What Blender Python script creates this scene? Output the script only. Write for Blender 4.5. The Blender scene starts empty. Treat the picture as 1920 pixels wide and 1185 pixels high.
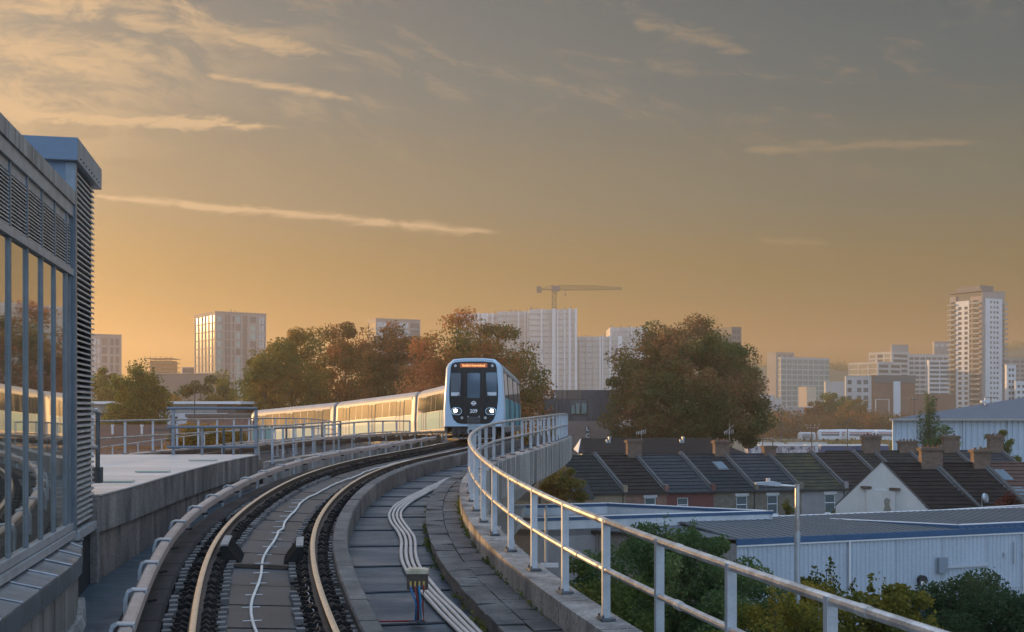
import bpy, math, random
import numpy as np
from mathutils import Vector, Matrix

scene = bpy.context.scene
F = 2100.0; HY = 762.0; ZC = 12.5          # focal length in photo pixels, horizon row, eye height above ground

# ------------------------------------------------------------------ camera
cam_d = bpy.data.cameras.new("camera"); cam = bpy.data.objects.new("camera", cam_d)
scene.collection.objects.link(cam)
cam.location = (0, 0, ZC); cam.rotation_euler = (math.radians(90), 0, 0)
cam_d.sensor_width = 36.0; cam_d.lens = 36.0 * F / 1920.0
cam_d.shift_y = (HY - 592.5) / 1920.0
cam_d.clip_start = 0.1; cam_d.clip_end = 12000
scene.camera = cam

# ------------------------------------------------------------------ light
SUN_AZ = math.radians(55)      # to the left of the view direction
SUN_EL = math.radians(6.0)
sun_dir = Vector((-math.sin(SUN_AZ) * math.cos(SUN_EL), math.cos(SUN_AZ) * math.cos(SUN_EL), math.sin(SUN_EL)))
sd = bpy.data.lights.new("sun", 'SUN'); sd.energy = 5.0; sd.angle = math.radians(0.6); sd.color = (1.0, 0.57, 0.22)
sun = bpy.data.objects.new("sun", sd); scene.collection.objects.link(sun)
sun.rotation_euler = (-sun_dir).to_track_quat('-Z', 'Y').to_euler()
sun.location = (-60, 40, 60)

world = bpy.data.worlds.new("World"); scene.world = world; world.use_nodes = True
WN = world.node_tree; WN.nodes.clear()
def wmath(op, a, b=None, c=None, clamp=False):
    n = WN.nodes.new('ShaderNodeMath'); n.operation = op; n.use_clamp = clamp
    for i, v in enumerate((a, b, c)):
        if v is None: continue
        if isinstance(v, (int, float)): n.inputs[i].default_value = v
        else: WN.links.new(v, n.inputs[i])
    return n.outputs[0]
def wmix(fac, a, b, mode='MIX'):
    n = WN.nodes.new('ShaderNodeMix'); n.data_type = 'RGBA'; n.blend_type = mode
    for i, v in ((0, fac), (6, a), (7, b)):
        if isinstance(v, (int, float)): n.inputs[i].default_value = v
        elif isinstance(v, tuple): n.inputs[i].default_value = (*v, 1)
        else: WN.links.new(v, n.inputs[i])
    return n.outputs[2]
def wramp(fac, stops, interp='EASE'):
    n = WN.nodes.new('ShaderNodeValToRGB'); r = n.color_ramp; r.interpolation = interp
    while len(r.elements) < len(stops): r.elements.new(0.5)
    for e, (p, c) in zip(r.elements, stops):
        e.position = p; e.color = (*c, 1) if len(c) == 3 else c
    WN.links.new(fac, n.inputs[0]); return n.outputs[0]
def wsmooth(v, lo, hi):
    n = WN.nodes.new('ShaderNodeMapRange'); n.interpolation_type = 'SMOOTHSTEP'
    WN.links.new(v, n.inputs[0]); n.inputs[1].default_value = lo; n.inputs[2].default_value = hi
    return n.outputs[0]
def wnoise(vec, scale, detail=6, rough=0.55, dist=0.0):
    n = WN.nodes.new('ShaderNodeTexNoise'); n.inputs['Scale'].default_value = scale
    n.inputs['Detail'].default_value = detail; n.inputs['Roughness'].default_value = rough
    n.inputs['Distortion'].default_value = dist
    WN.links.new(vec, n.inputs['Vector']); return n.outputs[0]
def wcomb(x, y, z):
    n = WN.nodes.new('ShaderNodeCombineXYZ')
    for i, v in enumerate((x, y, z)):
        if isinstance(v, (int, float)): n.inputs[i].default_value = v
        else: WN.links.new(v, n.inputs[i])
    return n.outputs[0]

def build_sky():
    tc = WN.nodes.new('ShaderNodeTexCoord')
    sep = WN.nodes.new('ShaderNodeSeparateXYZ'); WN.links.new(tc.outputs['Generated'], sep.inputs[0])
    dx, dy, dz = sep.outputs
    el = wmath('MAXIMUM', dz, 0.0)
    # clear air: dusk gradient by height, warmer and brighter towards the sun
    warm = wramp(el, [(0.0, (0.286, 0.128, 0.016)), (.045, (0.274, 0.133, 0.020)), (.11, (0.210, 0.130, 0.037)), (.19, (0.191, 0.155, 0.101)),
                      (.28, (0.144, 0.153, 0.141)), (.345, (0.125, 0.141, 0.141)), (.5, (0.343, 0.459, 0.567)), (.7, (0.605, 0.902, 1.366)), (1.0, (0.663, 1.010, 1.615))])
    cool = wramp(el, [(0.0, (0.226, 0.091, 0.012)), (.045, (0.207, 0.094, 0.015)), (.11, (0.147, 0.096, 0.028)), (.19, (0.108, 0.102, 0.071)),
                      (.28, (0.064, 0.082, 0.087)), (.345, (0.052, 0.072, 0.083)), (.5, (0.267, 0.388, 0.518)), (.7, (0.566, 0.884, 1.366)), (1.0, (0.663, 1.010, 1.615))])
    back = wramp(el, [(0.0, (.55, .62, .74)), (.10, (.63, .78, 1.0)), (.3, (.68, .97, 1.40)), (.7, (.66, 1.01, 1.60)), (1.0, (.663, 1.010, 1.615))])
    sh = Vector((sun_dir.x, sun_dir.y)).normalized()
    az = wmath('ADD', wmath('MULTIPLY', dx, sh.x), wmath('MULTIPLY', dy, sh.y))
    toward = wsmooth(az, 0.15, 0.95)
    sky = wmix(toward, cool, warm)
    # the side of the sky away from the afterglow, behind the viewer
    sky = wmix(wsmooth(wmath('MULTIPLY', dy, -1.0), -0.25, 0.55), sky, back)
    glow = wmath('POWER', wmath('MAXIMUM', wmath('ADD', wmath('ADD', wmath('MULTIPLY', dx, sun_dir.x), wmath('MULTIPLY', dy, sun_dir.y)), wmath('MULTIPLY', dz, sun_dir.z)), 0.0), 14.0)
    sky = wmix(1.0, sky, wmix(glow, (0, 0, 0), (.75, .47, .22)), 'ADD')
    # physical sky tints the gradient
    st = WN.nodes.new('ShaderNodeTexSky'); st.sky_type = 'NISHITA'; st.sun_disc = False
    st.sun_elevation = SUN_EL; st.sun_rotation = -SUN_AZ; st.dust_density = 3.0; st.altitude = 20
    nish = wmix(1.0, st.outputs[0], (.10, .10, .10), 'MULTIPLY')
    sky = wmix(0.12, sky, nish)
    # high clouds: streaky cirrus, denser towards the sun and with height
    dyp = wmath('MAXIMUM', wmath('ABSOLUTE', dy), 0.12)
    u = wmath('DIVIDE', dx, dyp); v = wmath('DIVIDE', dz, dyp)
    warp = wnoise(wcomb(u, v, 0.3), 3.0, 3)
    v2 = wmath('ADD', wmath('ADD', v, wmath('MULTIPLY', u, 0.22)), wmath('MULTIPLY', wmath('SUBTRACT', warp, 0.5), 0.10))
    n1 = wnoise(wcomb(wmath('MULTIPLY', u, 2.2), wmath('MULTIPLY', v2, 9.5), 1.7), 1.6, 6, .62, 0.6)
    n2 = wnoise(wcomb(wmath('MULTIPLY', u, 7.0), wmath('MULTIPLY', v2, 15.0), 4.1), 2.4, 5, .66, 0.8)
    dens = wmath('ADD', wmath('MULTIPLY', n1, .62), wmath('MULTIPLY', n2, .38))
    cover = wsmooth(wmath('SUBTRACT', wmath('MULTIPLY', v, 1.0), wmath('MULTIPLY', u, 0.62)), 0.39, 0.57)
    c1 = wmath('MULTIPLY', wsmooth(dens, .44, .58), wmath('MULTIPLY', cover, .95))
    # a few wisps all over the upper sky
    c1b = wmath('MULTIPLY', wmath('MULTIPLY', wsmooth(dens, .52, .68), wsmooth(v, .16, .30)), .42)
    cl = wmath('MAXIMUM', c1, c1b)
    nz = wnoise(wcomb(wmath('MULTIPLY', u, 5.0), wmath('MULTIPLY', v, 14.0), 2.0), 2.0, 4, .6, .5)
    nf = wnoise(wcomb(wmath('MULTIPLY', u, 16.0), wmath('MULTIPLY', v, 55.0), 5.0), 2.0, 5, .65, .8)
    def streak(u0, v0, u1, v1, w, amount, seed):
        # a long thin cloud between two directions
        du, dv = u1 - u0, v1 - v0; L = math.hypot(du, dv)
        a = wmath('DIVIDE', wmath('ADD', wmath('MULTIPLY', wmath('SUBTRACT', u, u0), du / L), wmath('MULTIPLY', wmath('SUBTRACT', v, v0), dv / L)), L)
        d = wmath('ADD', wmath('MULTIPLY', wmath('SUBTRACT', u, u0), -dv / L), wmath('MULTIPLY', wmath('SUBTRACT', v, v0), du / L))
        d2 = wmath('ADD', d, wmath('MULTIPLY', wmath('SUBTRACT', nz, .5), w * 1.9))
        ends = wmath('MULTIPLY', wsmooth(a, -.03, .16), wmath('SUBTRACT', 1.0, wsmooth(a, .70, 1.04)))
        ww = wmath('MULTIPLY', wmath('ADD', wmath('MULTIPLY', ends, .75), .25), w * 1.5)
        core = wmath('SUBTRACT', 1.0, wmath('MINIMUM', wmath('DIVIDE', wmath('ABSOLUTE', d2), ww), 1.4))
        raw = wmath('ADD', wmath('MULTIPLY', core, .62), wmath('MULTIPLY', wmath('SUBTRACT', nf, .5), 1.5))
        m = wmath('MULTIPLY', wsmooth(raw, .02, .75), wsmooth(ends, .0, .55))
        return wmath('MULTIPLY', wmath('MULTIPLY', m, amount), wsmooth(dy, 0.0, 0.2))
    uv = lambda x, y: ((x - 960) / F, (HY - y) / F)
    for (xa, ya, xb, yb, w, am, s) in [(150, 366, 945, 437, 8, 1.15, 2.0), (600, 408, 950, 436, 9, .9, 7.0), (-160, 205, 555, 240, 13, 1.3, 11.0),
                                       (380, 140, 680, 190, 9, .8, 17.0), (200, 30, 640, 100, 20, .8, 23.0), (1380, 282, 1860, 264, 9, .38, 29.0),
                                       (1180, 40, 1420, 100, 15, .38, 31.0), (-100, 60, 330, 120, 30, .8, 37.0), (1420, 450, 1560, 455, 6, .3, 41.0)]:
        cl = wmath('MAXIMUM', cl, streak(*uv(xa, ya), *uv(xb, yb), w / F, am, s))
    cl = wmath('MINIMUM', cl, .92)
    ccol = wmix(toward, (.31, .21, .118), (.50, .355, .215))
    ccol = wmix(wsmooth(el, .36, .75), ccol, (.55, .60, .70))
    sky = wmix(cl, sky, ccol)
    bg = WN.nodes.new('ShaderNodeBackground'); WN.links.new(sky, bg.inputs[0]); bg.inputs[1].default_value = 1.0
    out = WN.nodes.new('ShaderNodeOutputWorld'); WN.links.new(bg.outputs[0], out.inputs[0])
build_sky()

scene.view_settings.view_transform = 'Standard'; scene.view_settings.look = 'None'
scene.view_settings.exposure = 0.38; scene.view_settings.gamma = 1.0; scene.view_settings.use_curve_mapping = False
scene.cycles.use_denoising = True
scene.cycles.max_bounces = 5; scene.cycles.diffuse_bounces = 2; scene.cycles.glossy_bounces = 3
scene.cycles.transmission_bounces = 3; scene.cycles.volume_bounces = 0; scene.cycles.transparent_max_bounces = 4
scene.cycles.use_adaptive_sampling = True; scene.cycles.adaptive_threshold = 0.02
scene.cycles.sample_clamp_indirect = 6.0

# ------------------------------------------------------------------ helpers
LINK = scene.collection.objects.link
def U(x, y, Y):
    """place at photo column x, row y, at distance Y metres ahead"""
    return Vector(((x - 960) * Y / F, Y, ZC + (HY - y) * Y / F))
def GX(x, Y): return (x - 960) * Y / F
def GZ(y, Y): return ZC + (HY - y) * Y / F

def tag(o, label=None, cat=None, group=None, kind=None):
    if label: o['label'] = label
    if cat: o['category'] = cat
    if group: o['group'] = group
    if kind: o['kind'] = kind
    return o
def empty(name, loc, label=None, cat=None, group=None):
    o = bpy.data.objects.new(name, None); o.empty_display_size = 0.3; o.location = loc; LINK(o)
    return tag(o, label, cat, group)
def wloc(o):
    v = Vector(o.location)
    while o.parent is not None:
        o = o.parent; v += Vector(o.location)
    return v
def inst(name, mesh, loc, parent=None, rotz=0.0, rot=None, scale=None):
    """another object that shares a mesh; loc is in the world"""
    o = bpy.data.objects.new(name, mesh); LINK(o)
    if parent is not None:
        o.parent = parent; o.location = Vector(loc) - wloc(parent)
    else: o.location = loc
    if rot is not None: o.rotation_euler = rot
    else: o.rotation_euler = (0, 0, rotz)
    if scale is not None: o.scale = scale
    return o

class MB:
    """collects faces in world coordinates, builds one mesh object"""
    def __init__(s): s.v = []; s.f = []
    def add(s, vs, fs):
        n = len(s.v); s.v.extend([tuple(p) for p in vs]); s.f.extend([tuple(i + n for i in f) for f in fs]); return s
    def hexa(s, p):   # 8 corners: bottom 0-3 ccw, top 4-7
        return s.add(p, [(3, 2, 1, 0), (4, 5, 6, 7), (0, 1, 5, 4), (1, 2, 6, 5), (2, 3, 7, 6), (3, 0, 4, 7)])
    def box(s, c, sz, rz=0.0, ax=None):
        c = Vector(c); hx, hy, hz = sz[0] / 2, sz[1] / 2, sz[2] / 2
        if ax is None: X = Vector((math.cos(rz), math.sin(rz), 0)); Y = Vector((-math.sin(rz), math.cos(rz), 0)); Z = Vector((0, 0, 1))
        else: X, Y, Z = ax
        P = lambda a, b, d: c + X * (a * hx) + Y * (b * hy) + Z * (d * hz)
        return s.hexa([P(-1, -1, -1), P(1, -1, -1), P(1, 1, -1), P(-1, 1, -1), P(-1, -1, 1), P(1, -1, 1), P(1, 1, 1), P(-1, 1, 1)])
    def span(s, o, a, b, c):   # parallelepiped from a corner and three edge vectors
        o, a, b, c = Vector(o), Vector(a), Vector(b), Vector(c)
        if a.cross(b).dot(c) < 0: a, b = b, a
        return s.hexa([o, o + a, o + a + b, o + b, o + c, o + a + c, o + a + b + c, o + b + c])
    def bar(s, a, b, w, h=None, up=(0, 0, 1)):
        a, b = Vector(a), Vector(b); h = h or w; d = b - a
        if d.length < 1e-6: return s
        t = d.normalized(); r = t.cross(Vector(up))
        if r.length < 1e-4: r = t.cross(Vector((1, 0, 0)))
        r.normalize(); q = r.cross(t)
        r, q = r * (w / 2), q * (h / 2)
        return s.hexa([a - r - q, a + r - q, b + r - q, b - r - q, a - r + q, a + r + q, b + r + q, b - r + q])
    def tube(s, pts, r, n=8, caps=True, r2=None):
        pts = [Vector(p) for p in pts]; k = len(pts); base = len(s.v)
        for i, p in enumerate(pts):
            t = (pts[min(i + 1, k - 1)] - pts[max(i - 1, 0)]).normalized()
            a = t.cross(Vector((0, 0, 1)))
            if a.length < 1e-3: a = Vector((1, 0, 0))
            a.normalize(); b = a.cross(t)
            rr = r if r2 is None else r + (r2 - r) * i / max(1, k - 1)
            for j in range(n):
                th = 2 * math.pi * j / n
                s.v.append(tuple(p + a * (rr * math.cos(th)) + b * (rr * math.sin(th))))
        for i in range(k - 1):
            for j in range(n):
                A = base + i * n + j; B = base + i * n + (j + 1) % n
                s.f.append((A, B, B + n, A + n))
        if caps:
            s.f.append(tuple(base + j for j in reversed(range(n)))); s.f.append(tuple(base + (k - 1) * n + j for j in range(n)))
        return s
    def sweep(s, rows, closed=True, caps=True):
        """rows: list of equally long point lists (cross-sections)"""
        base = len(s.v); m = len(rows[0])
        for r in rows: s.v.extend([tuple(p) for p in r])
        for i in range(len(rows) - 1):
            for j in range(m if closed else m - 1):
                A = base + i * m + j; B = base + i * m + (j + 1) % m
                s.f.append((A, B, B + m, A + m))
        if caps and closed:
            s.f.append(tuple(base + j for j in reversed(range(m)))); s.f.append(tuple(base + (len(rows) - 1) * m + j for j in range(m)))
        return s
    def prism(s, poly, ext):
        """extrude a 3-D polygon by a vector"""
        e = Vector(ext); return s.sweep([poly, [Vector(p) + e for p in poly]])
    def build(s, name, mat, parent=None, smooth=False, loc=None):
        o0 = wloc(parent) if parent is not None else Vector(loc if loc is not None else (0, 0, 0))
        me = bpy.data.meshes.new(name); V = np.array(s.v, dtype=np.float64) - np.array(o0)
        me.from_pydata(V.tolist(), [], s.f)
        me.materials.append(mat)
        if smooth: me.polygons.foreach_set('use_smooth', [True] * len(me.polygons))
        me.update()
        o = bpy.data.objects.new(name, me); LINK(o)
        if parent is not None: o.parent = parent
        else: o.location = o0
        if smooth == 'auto':
            me.set_sharp_from_angle(angle=math.radians(35))
        return o
def part(name, mat, parent, fn, smooth=False):
    m = MB(); fn(m); return m.build(name, mat, parent, smooth)

# ------------------------------------------------------------------ materials
MATS = {}
def M(name, col, rough=.6, metal=0.0, col2=None, scale=3.0, stretch=(1, 1, 1), contrast=.5, bump=0.0, bscale=40.0, rnd=0.0, emit=None, estr=0.0, spec=None, coat=0.0, rough2=None, grain=.12):
    if name in MATS: return MATS[name]
    m = bpy.data.materials.new(name); m.use_nodes = True; nt = m.node_tree; b = nt.nodes['Principled BSDF']
    b.inputs['Roughness'].default_value = rough; b.inputs['Metallic'].default_value = metal
    b.inputs['Base Color'].default_value = (*col, 1)
    if spec is not None: b.inputs['Specular IOR Level'].default_value = spec
    if coat: b.inputs['Coat Weight'].default_value = coat; b.inputs['Coat Roughness'].default_value = .08
    src = None
    geo = nt.nodes.new('ShaderNodeNewGeometry')
    if col2 is not None:
        mp = nt.nodes.new('ShaderNodeMapping'); mp.inputs['Scale'].default_value = stretch
        nt.links.new(geo.outputs['Position'], mp.inputs[0])
        nz = nt.nodes.new('ShaderNodeTexNoise'); nz.inputs['Scale'].default_value = scale; nz.inputs['Detail'].default_value = 7; nz.inputs['Roughness'].default_value = .62
        nt.links.new(mp.outputs[0], nz.inputs['Vector'])
        mr = nt.nodes.new('ShaderNodeMapRange'); mr.inputs[1].default_value = .5 - contrast * .32; mr.inputs[2].default_value = .5 + contrast * .32
        nt.links.new(nz.outputs[0], mr.inputs[0])
        mx = nt.nodes.new('ShaderNodeMix'); mx.data_type = 'RGBA'; mx.inputs[6].default_value = (*col, 1); mx.inputs[7].default_value = (*col2, 1)
        nt.links.new(mr.outputs[0], mx.inputs[0]); src = mx.outputs[2]
        if grain:
            ng = nt.nodes.new('ShaderNodeTexNoise'); ng.inputs['Scale'].default_value = scale * 14; ng.inputs['Detail'].default_value = 8; ng.inputs['Roughness'].default_value = .7
            nt.links.new(geo.outputs['Position'], ng.inputs['Vector'])
            gr = nt.nodes.new('ShaderNodeMapRange'); gr.inputs[1].default_value = .3; gr.inputs[2].default_value = .7; gr.inputs[3].default_value = 1 - grain; gr.inputs[4].default_value = 1 + grain
            nt.links.new(ng.outputs[0], gr.inputs[0])
            gm = nt.nodes.new('ShaderNodeVectorMath'); gm.operation = 'SCALE'; nt.links.new(src, gm.inputs[0]); nt.links.new(gr.outputs[0], gm.inputs['Scale']); src = gm.outputs[0]
        if rough2 is not None:
            r2 = nt.nodes.new('ShaderNodeMapRange'); r2.inputs[3].default_value = rough; r2.inputs[4].default_value = rough2
            nt.links.new(mr.outputs[0], r2.inputs[0]); nt.links.new(r2.outputs[0], b.inputs['Roughness'])
    if rnd:
        oi = nt.nodes.new('ShaderNodeObjectInfo')
        rr = nt.nodes.new('ShaderNodeMapRange'); rr.inputs[3].default_value = 1 - rnd; rr.inputs[4].default_value = 1 + rnd
        nt.links.new(oi.outputs['Random'], rr.inputs[0])
        hv = nt.nodes.new('ShaderNodeHueSaturation')
        if src is not None: nt.links.new(src, hv.inputs['Color'])
        else: hv.inputs['Color'].default_value = (*col, 1)
        nt.links.new(rr.outputs[0], hv.inputs['Value']); src = hv.outputs[0]
    if src is not None: nt.links.new(src, b.inputs['Base Color'])
    if bump:
        nb = nt.nodes.new('ShaderNodeTexNoise'); nb.inputs['Scale'].default_value = bscale; nb.inputs['Detail'].default_value = 5
        nt.links.new(geo.outputs['Position'], nb.inputs['Vector'])
        bp = nt.nodes.new('ShaderNodeBump'); bp.inputs['Strength'].default_value = bump; bp.inputs['Distance'].default_value = .02
        nt.links.new(nb.outputs[0], bp.inputs['Height']); nt.links.new(bp.outputs[0], b.inputs['Normal'])
    if emit is not None:
        b.inputs['Emission Color'].default_value = (*emit, 1); b.inputs['Emission Strength'].default_value = estr
    MATS[name] = m; return m

def brick_mat(name, c1, c2, mortar, sx=.225, sy=.075, axis=(1, 0)):
    """brickwork in world coordinates along a horizontal axis"""
    if name in MATS: return MATS[name]
    m = bpy.data.materials.new(name); m.use_nodes = True; nt = m.node_tree; b = nt.nodes['Principled BSDF']; b.inputs['Roughness'].default_value = .85
    geo = nt.nodes.new('ShaderNodeNewGeometry'); sp = nt.nodes.new('ShaderNodeSeparateXYZ'); nt.links.new(geo.outputs['Position'], sp.inputs[0])
    def mt(op, a, bb):
        n = nt.nodes.new('ShaderNodeMath'); n.operation = op
        for i, v in enumerate((a, bb)):
            if isinstance(v, (int, float)): n.inputs[i].default_value = v
            else: nt.links.new(v, n.inputs[i])
        return n.outputs[0]
    h = mt('ADD', mt('MULTIPLY', sp.outputs[0], axis[0]), mt('MULTIPLY', sp.outputs[1], axis[1]))
    cb = nt.nodes.new('ShaderNodeCombineXYZ'); nt.links.new(h, cb.inputs[0]); nt.links.new(sp.outputs[2], cb.inputs[1])
    bt = nt.nodes.new('ShaderNodeTexBrick'); nt.links.new(cb.outputs[0], bt.inputs['Vector'])
    bt.inputs['Color1'].default_value = (*c1, 1); bt.inputs['Color2'].default_value = (*c2, 1); bt.inputs['Mortar'].default_value = (*mortar, 1)
    bt.inputs['Scale'].default_value = 1.0; bt.inputs['Brick Width'].default_value = sx; bt.inputs['Row Height'].default_value = sy; bt.inputs['Mortar Size'].default_value = .010
    nz = nt.nodes.new('ShaderNodeTexNoise'); nz.inputs['Scale'].default_value = 2.5; nz.inputs['Detail'].default_value = 6; nt.links.new(geo.outputs['Position'], nz.inputs['Vector'])
    mx = nt.nodes.new('ShaderNodeMix'); mx.data_type = 'RGBA'; mx.blend_type = 'OVERLAY'; mx.inputs[0].default_value = .55
    nt.links.new(bt.outputs[0], mx.inputs[6]); nt.links.new(nz.outputs[0], mx.inputs[7]); nt.links.new(mx.outputs[2], b.inputs['Base Color'])
    MATS[name] = m; return m

def leaf_mat(name, stops, pscale=.25, trans=.48):
    """leaf colours vary leaf by leaf and in patches through the crown"""
    if name in MATS: return MATS[name]
    m = bpy.data.materials.new(name); m.use_nodes = True; nt = m.node_tree; nt.nodes.clear()
    geo = nt.nodes.new('ShaderNodeNewGeometry')
    nz = nt.nodes.new('ShaderNodeTexNoise'); nz.inputs['Scale'].default_value = pscale; nz.inputs['Detail'].default_value = 3
    nt.links.new(geo.outputs['Position'], nz.inputs['Vector'])
    ma = nt.nodes.new('ShaderNodeMath'); ma.operation = 'MULTIPLY_ADD'; ma.inputs[1].default_value = .42
    nt.links.new(geo.outputs['Random Per Island'], ma.inputs[0])
    mb = nt.nodes.new('ShaderNodeMath'); mb.operation = 'MULTIPLY_ADD'; mb.inputs[1].default_value = 1.9; mb.inputs[2].default_value = -.66
    nt.links.new(nz.outputs[0], mb.inputs[0]); nt.links.new(mb.outputs[0], ma.inputs[2])
    rp = nt.nodes.new('ShaderNodeValToRGB')
    while len(rp.color_ramp.elements) < len(stops): rp.color_ramp.elements.new(.5)
    for e, (p, c) in zip(rp.color_ramp.elements, stops): e.position = p; e.color = (*c, 1)
    nt.links.new(ma.outputs[0], rp.inputs[0])
    d = nt.nodes.new('ShaderNodeBsdfDiffuse'); t = nt.nodes.new('ShaderNodeBsdfTranslucent'); mix = nt.nodes.new('ShaderNodeMixShader'); mix.inputs[0].default_value = trans
    nt.links.new(rp.outputs[0], d.inputs[0]); nt.links.new(rp.outputs[0], t.inputs[0]); nt.links.new(d.outputs[0], mix.inputs[1]); nt.links.new(t.outputs[0], mix.inputs[2])
    out = nt.nodes.new('ShaderNodeOutputMaterial'); nt.links.new(mix.outputs[0], out.inputs[0])
    MATS[name] = m; return m

CONC = M('concrete_weathered', (.36, .335, .30), .85, col2=(.15, .14, .13), scale=1.1, stretch=(1, 1, .35), contrast=.38, bump=.25, bscale=30, grain=.55)
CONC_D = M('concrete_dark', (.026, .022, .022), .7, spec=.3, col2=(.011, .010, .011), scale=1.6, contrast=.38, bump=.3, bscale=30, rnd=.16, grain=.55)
CONC_L = M('concrete_pale', (.50, .49, .47), .8, col2=(.36, .35, .335), scale=.6, contrast=.8, bump=.1)
DECK = M('deck_membrane', (0.0437, 0.0655, 0.0842), .36, col2=(0.0187, 0.0296, 0.0390), scale=.9, stretch=(.5, 1.6, 1), contrast=.38, bump=.15, bscale=18, rnd=.18, rough2=.62, grain=.55)  # stretched mottling paints sheen streaks into the colour; roughness follows it
TRACKBED = M('trackbed_slab', (0.0300, 0.0375, 0.0465), .46, col2=(0.0128, 0.0150, 0.0188), scale=1.2, contrast=.38, bump=.2, bscale=25, rnd=.10, grain=.55)
SLAB = M('paving_slab', (0.1155, 0.1068, 0.0983), .72, col2=(0.0428, 0.0401, 0.0384), scale=2.2, contrast=.38, bump=.35, bscale=50, rnd=.30, grain=.55)
GALV = M('galvanised_steel', (.50, .54, .58), .42, .55, col2=(.36, .40, .44), scale=6, contrast=.7, rnd=.05)
TUBE = M('galvanised_tube', (.62, .62, .61), .36, .7, col2=(.36, .35, .34), scale=5, contrast=.4, rnd=.08, grain=.2)
DKSTEEL = M('dark_steel', (.12, .135, .15), .5, .5, col2=(.07, .08, .09), scale=6)
RAILTOP = M('rail_polished', (.84, .82, .77), .30, 1.0, col2=(.62, .57, .50), scale=14, contrast=.6)
RAILSIDE = M('rail_rusty', (.11, .075, .055), .7, .3, col2=(.06, .045, .038), scale=9)
RUBBER = M('fastener_black', (.012, .012, .013), .6, spec=.2, col2=(.022, .020, .019), scale=20, rnd=.25)
PADTOP = M('fastener_pad', (.15, .145, .14), .7, col2=(.12, .11, .105), scale=9, contrast=.9, rnd=.3)
COVER = M('conductor_cover', (.44, .35, .30), .45, col2=(.27, .20, .17), scale=7, contrast=.9, rnd=.12)
CONDUIT = M('conduit_pipe', (.50, .44, .39), .5, col2=(.36, .32, .29), scale=5, contrast=.7)
WHITEP = M('white_paint', (.74, .75, .76), .45)
BLACK = M('black_matt', (.02, .02, .022), .6)

# ------------------------------------------------------------------ track alignment
def spline(xs, ys):
    xs = np.array(xs, float); ys = np.array(ys, float); n = len(xs); h = np.diff(xs)
    A = np.zeros((n, n)); r = np.zeros(n); A[0, 0] = A[-1, -1] = 1
    for i in range(1, n - 1):
        A[i, i - 1] = h[i - 1]; A[i, i] = 2 * (h[i - 1] + h[i]); A[i, i + 1] = h[i]
        r[i] = 3 * ((ys[i + 1] - ys[i]) / h[i] - (ys[i] - ys[i - 1]) / h[i - 1])
    c = np.linalg.solve(A, r); b = np.diff(ys) / h - h * (2 * c[:-1] + c[1:]) / 3; d = np.diff(c) / (3 * h)
    def f(x):
        x = np.asarray(x, float); i = np.clip(np.searchsorted(xs, x) - 1, 0, n - 2); t = x - xs[i]
        return ys[i] + b[i] * t + c[i] * t * t + d[i] * t ** 3
    return f
tx = spline([-6, 0, 6, 12, 17.4, 22, 28.5, 33, 38, 43, 48, 54, 60, 66, 72, 78, 84, 91, 97.5, 104, 111, 125, 140],
            [2.2, .6, -1.05, -2.65, -3.86, -4.42, -4.57, -4.12, -3.15, -2.28, -1.62, -1.05, -.72, -.95, -2.2, -4.35, -7.1, -10.9, -14.9, -19.7, -25.6, -38.0, -52.0])
th = spline([-6, 0, 6, 9, 12.5, 19, 24, 29, 34, 42, 48, 54, 60, 66, 72, 81, 92, 114, 140], [2.62, 2.58, 2.53, 2.49, 2.40, 2.10, 1.93, 1.78, 1.65, 1.54, 1.51, 1.55, 1.66, 1.83, 2.05, 2.46, 2.98, 4.22, 5.6])
_Y = np.arange(-6, 140, .05); _X = tx(_Y); _Z = ZC - th(_Y)
_S = np.concatenate([[0], np.cumsum(np.hypot(np.diff(_X), np.diff(_Y)))])
def s_at(Y): return float(np.interp(Y, _Y, _S))
def trk(s, off=0.0, dz=0.0):
    """point beside the track: s along it, off to the right, dz above the low rail"""
    Y = float(np.interp(s, _S, _Y)); e = .25
    dxy = (float(tx(Y + e)) - float(tx(Y - e))) / (2 * e); t = Vector((dxy, 1, 0)).normalized()
    r = Vector((t.y, -t.x, 0)); return Vector((float(tx(Y)), Y, ZC - float(th(Y)) + dz)) + r * off
def trk_dir(s): return (trk(s + .2) - trk(s - .2)).normalized()
def cant(off):  # the outer (left) rail is raised
    return max(0.0, -off) * .07
S0, S1 = s_at(4.0), s_at(62.0)
def frange(a, b, st):
    n = max(1, int(round((b - a) / st))); return [a + (b - a) * i / n for i in range(n + 1)]

# ------------------------------------------------------------------ ground
def ground():
    m = MB(); R = 4000
    m.add([(-1530, -70, 0), (1650, -70, 0), (1650, 2190, 0), (-1530, 2190, 0)], [(0, 1, 2, 3)])
    o = m.build('ground', M('ground_scrub', (.075, .075, .05), .95, col2=(.12, .105, .075), scale=.12, contrast=.9))
    tag(o, kind='structure')
ground()

# ------------------------------------------------------------------ viaduct
via = empty('viaduct', trk(s_at(30)) * 1.0, 'curving concrete railway viaduct carrying the track past the rooftops', 'viaduct')
via.location.z = 0
def cross(s, pts): return [trk(s, o, z) for o, z in pts]
SS = frange(s_at(-4), s_at(138), 1.2)
def girder(m):
    sec = [(-3.25, -.62), (3.30, -.62), (3.30, -.98), (1.75, -1.75), (1.55, -2.75), (-1.55, -2.75), (-1.75, -1.75), (-3.25, -1.0)]
    m.sweep([cross(s, sec) for s in SS])
part('girder', CONC_L, via, girder)
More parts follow.
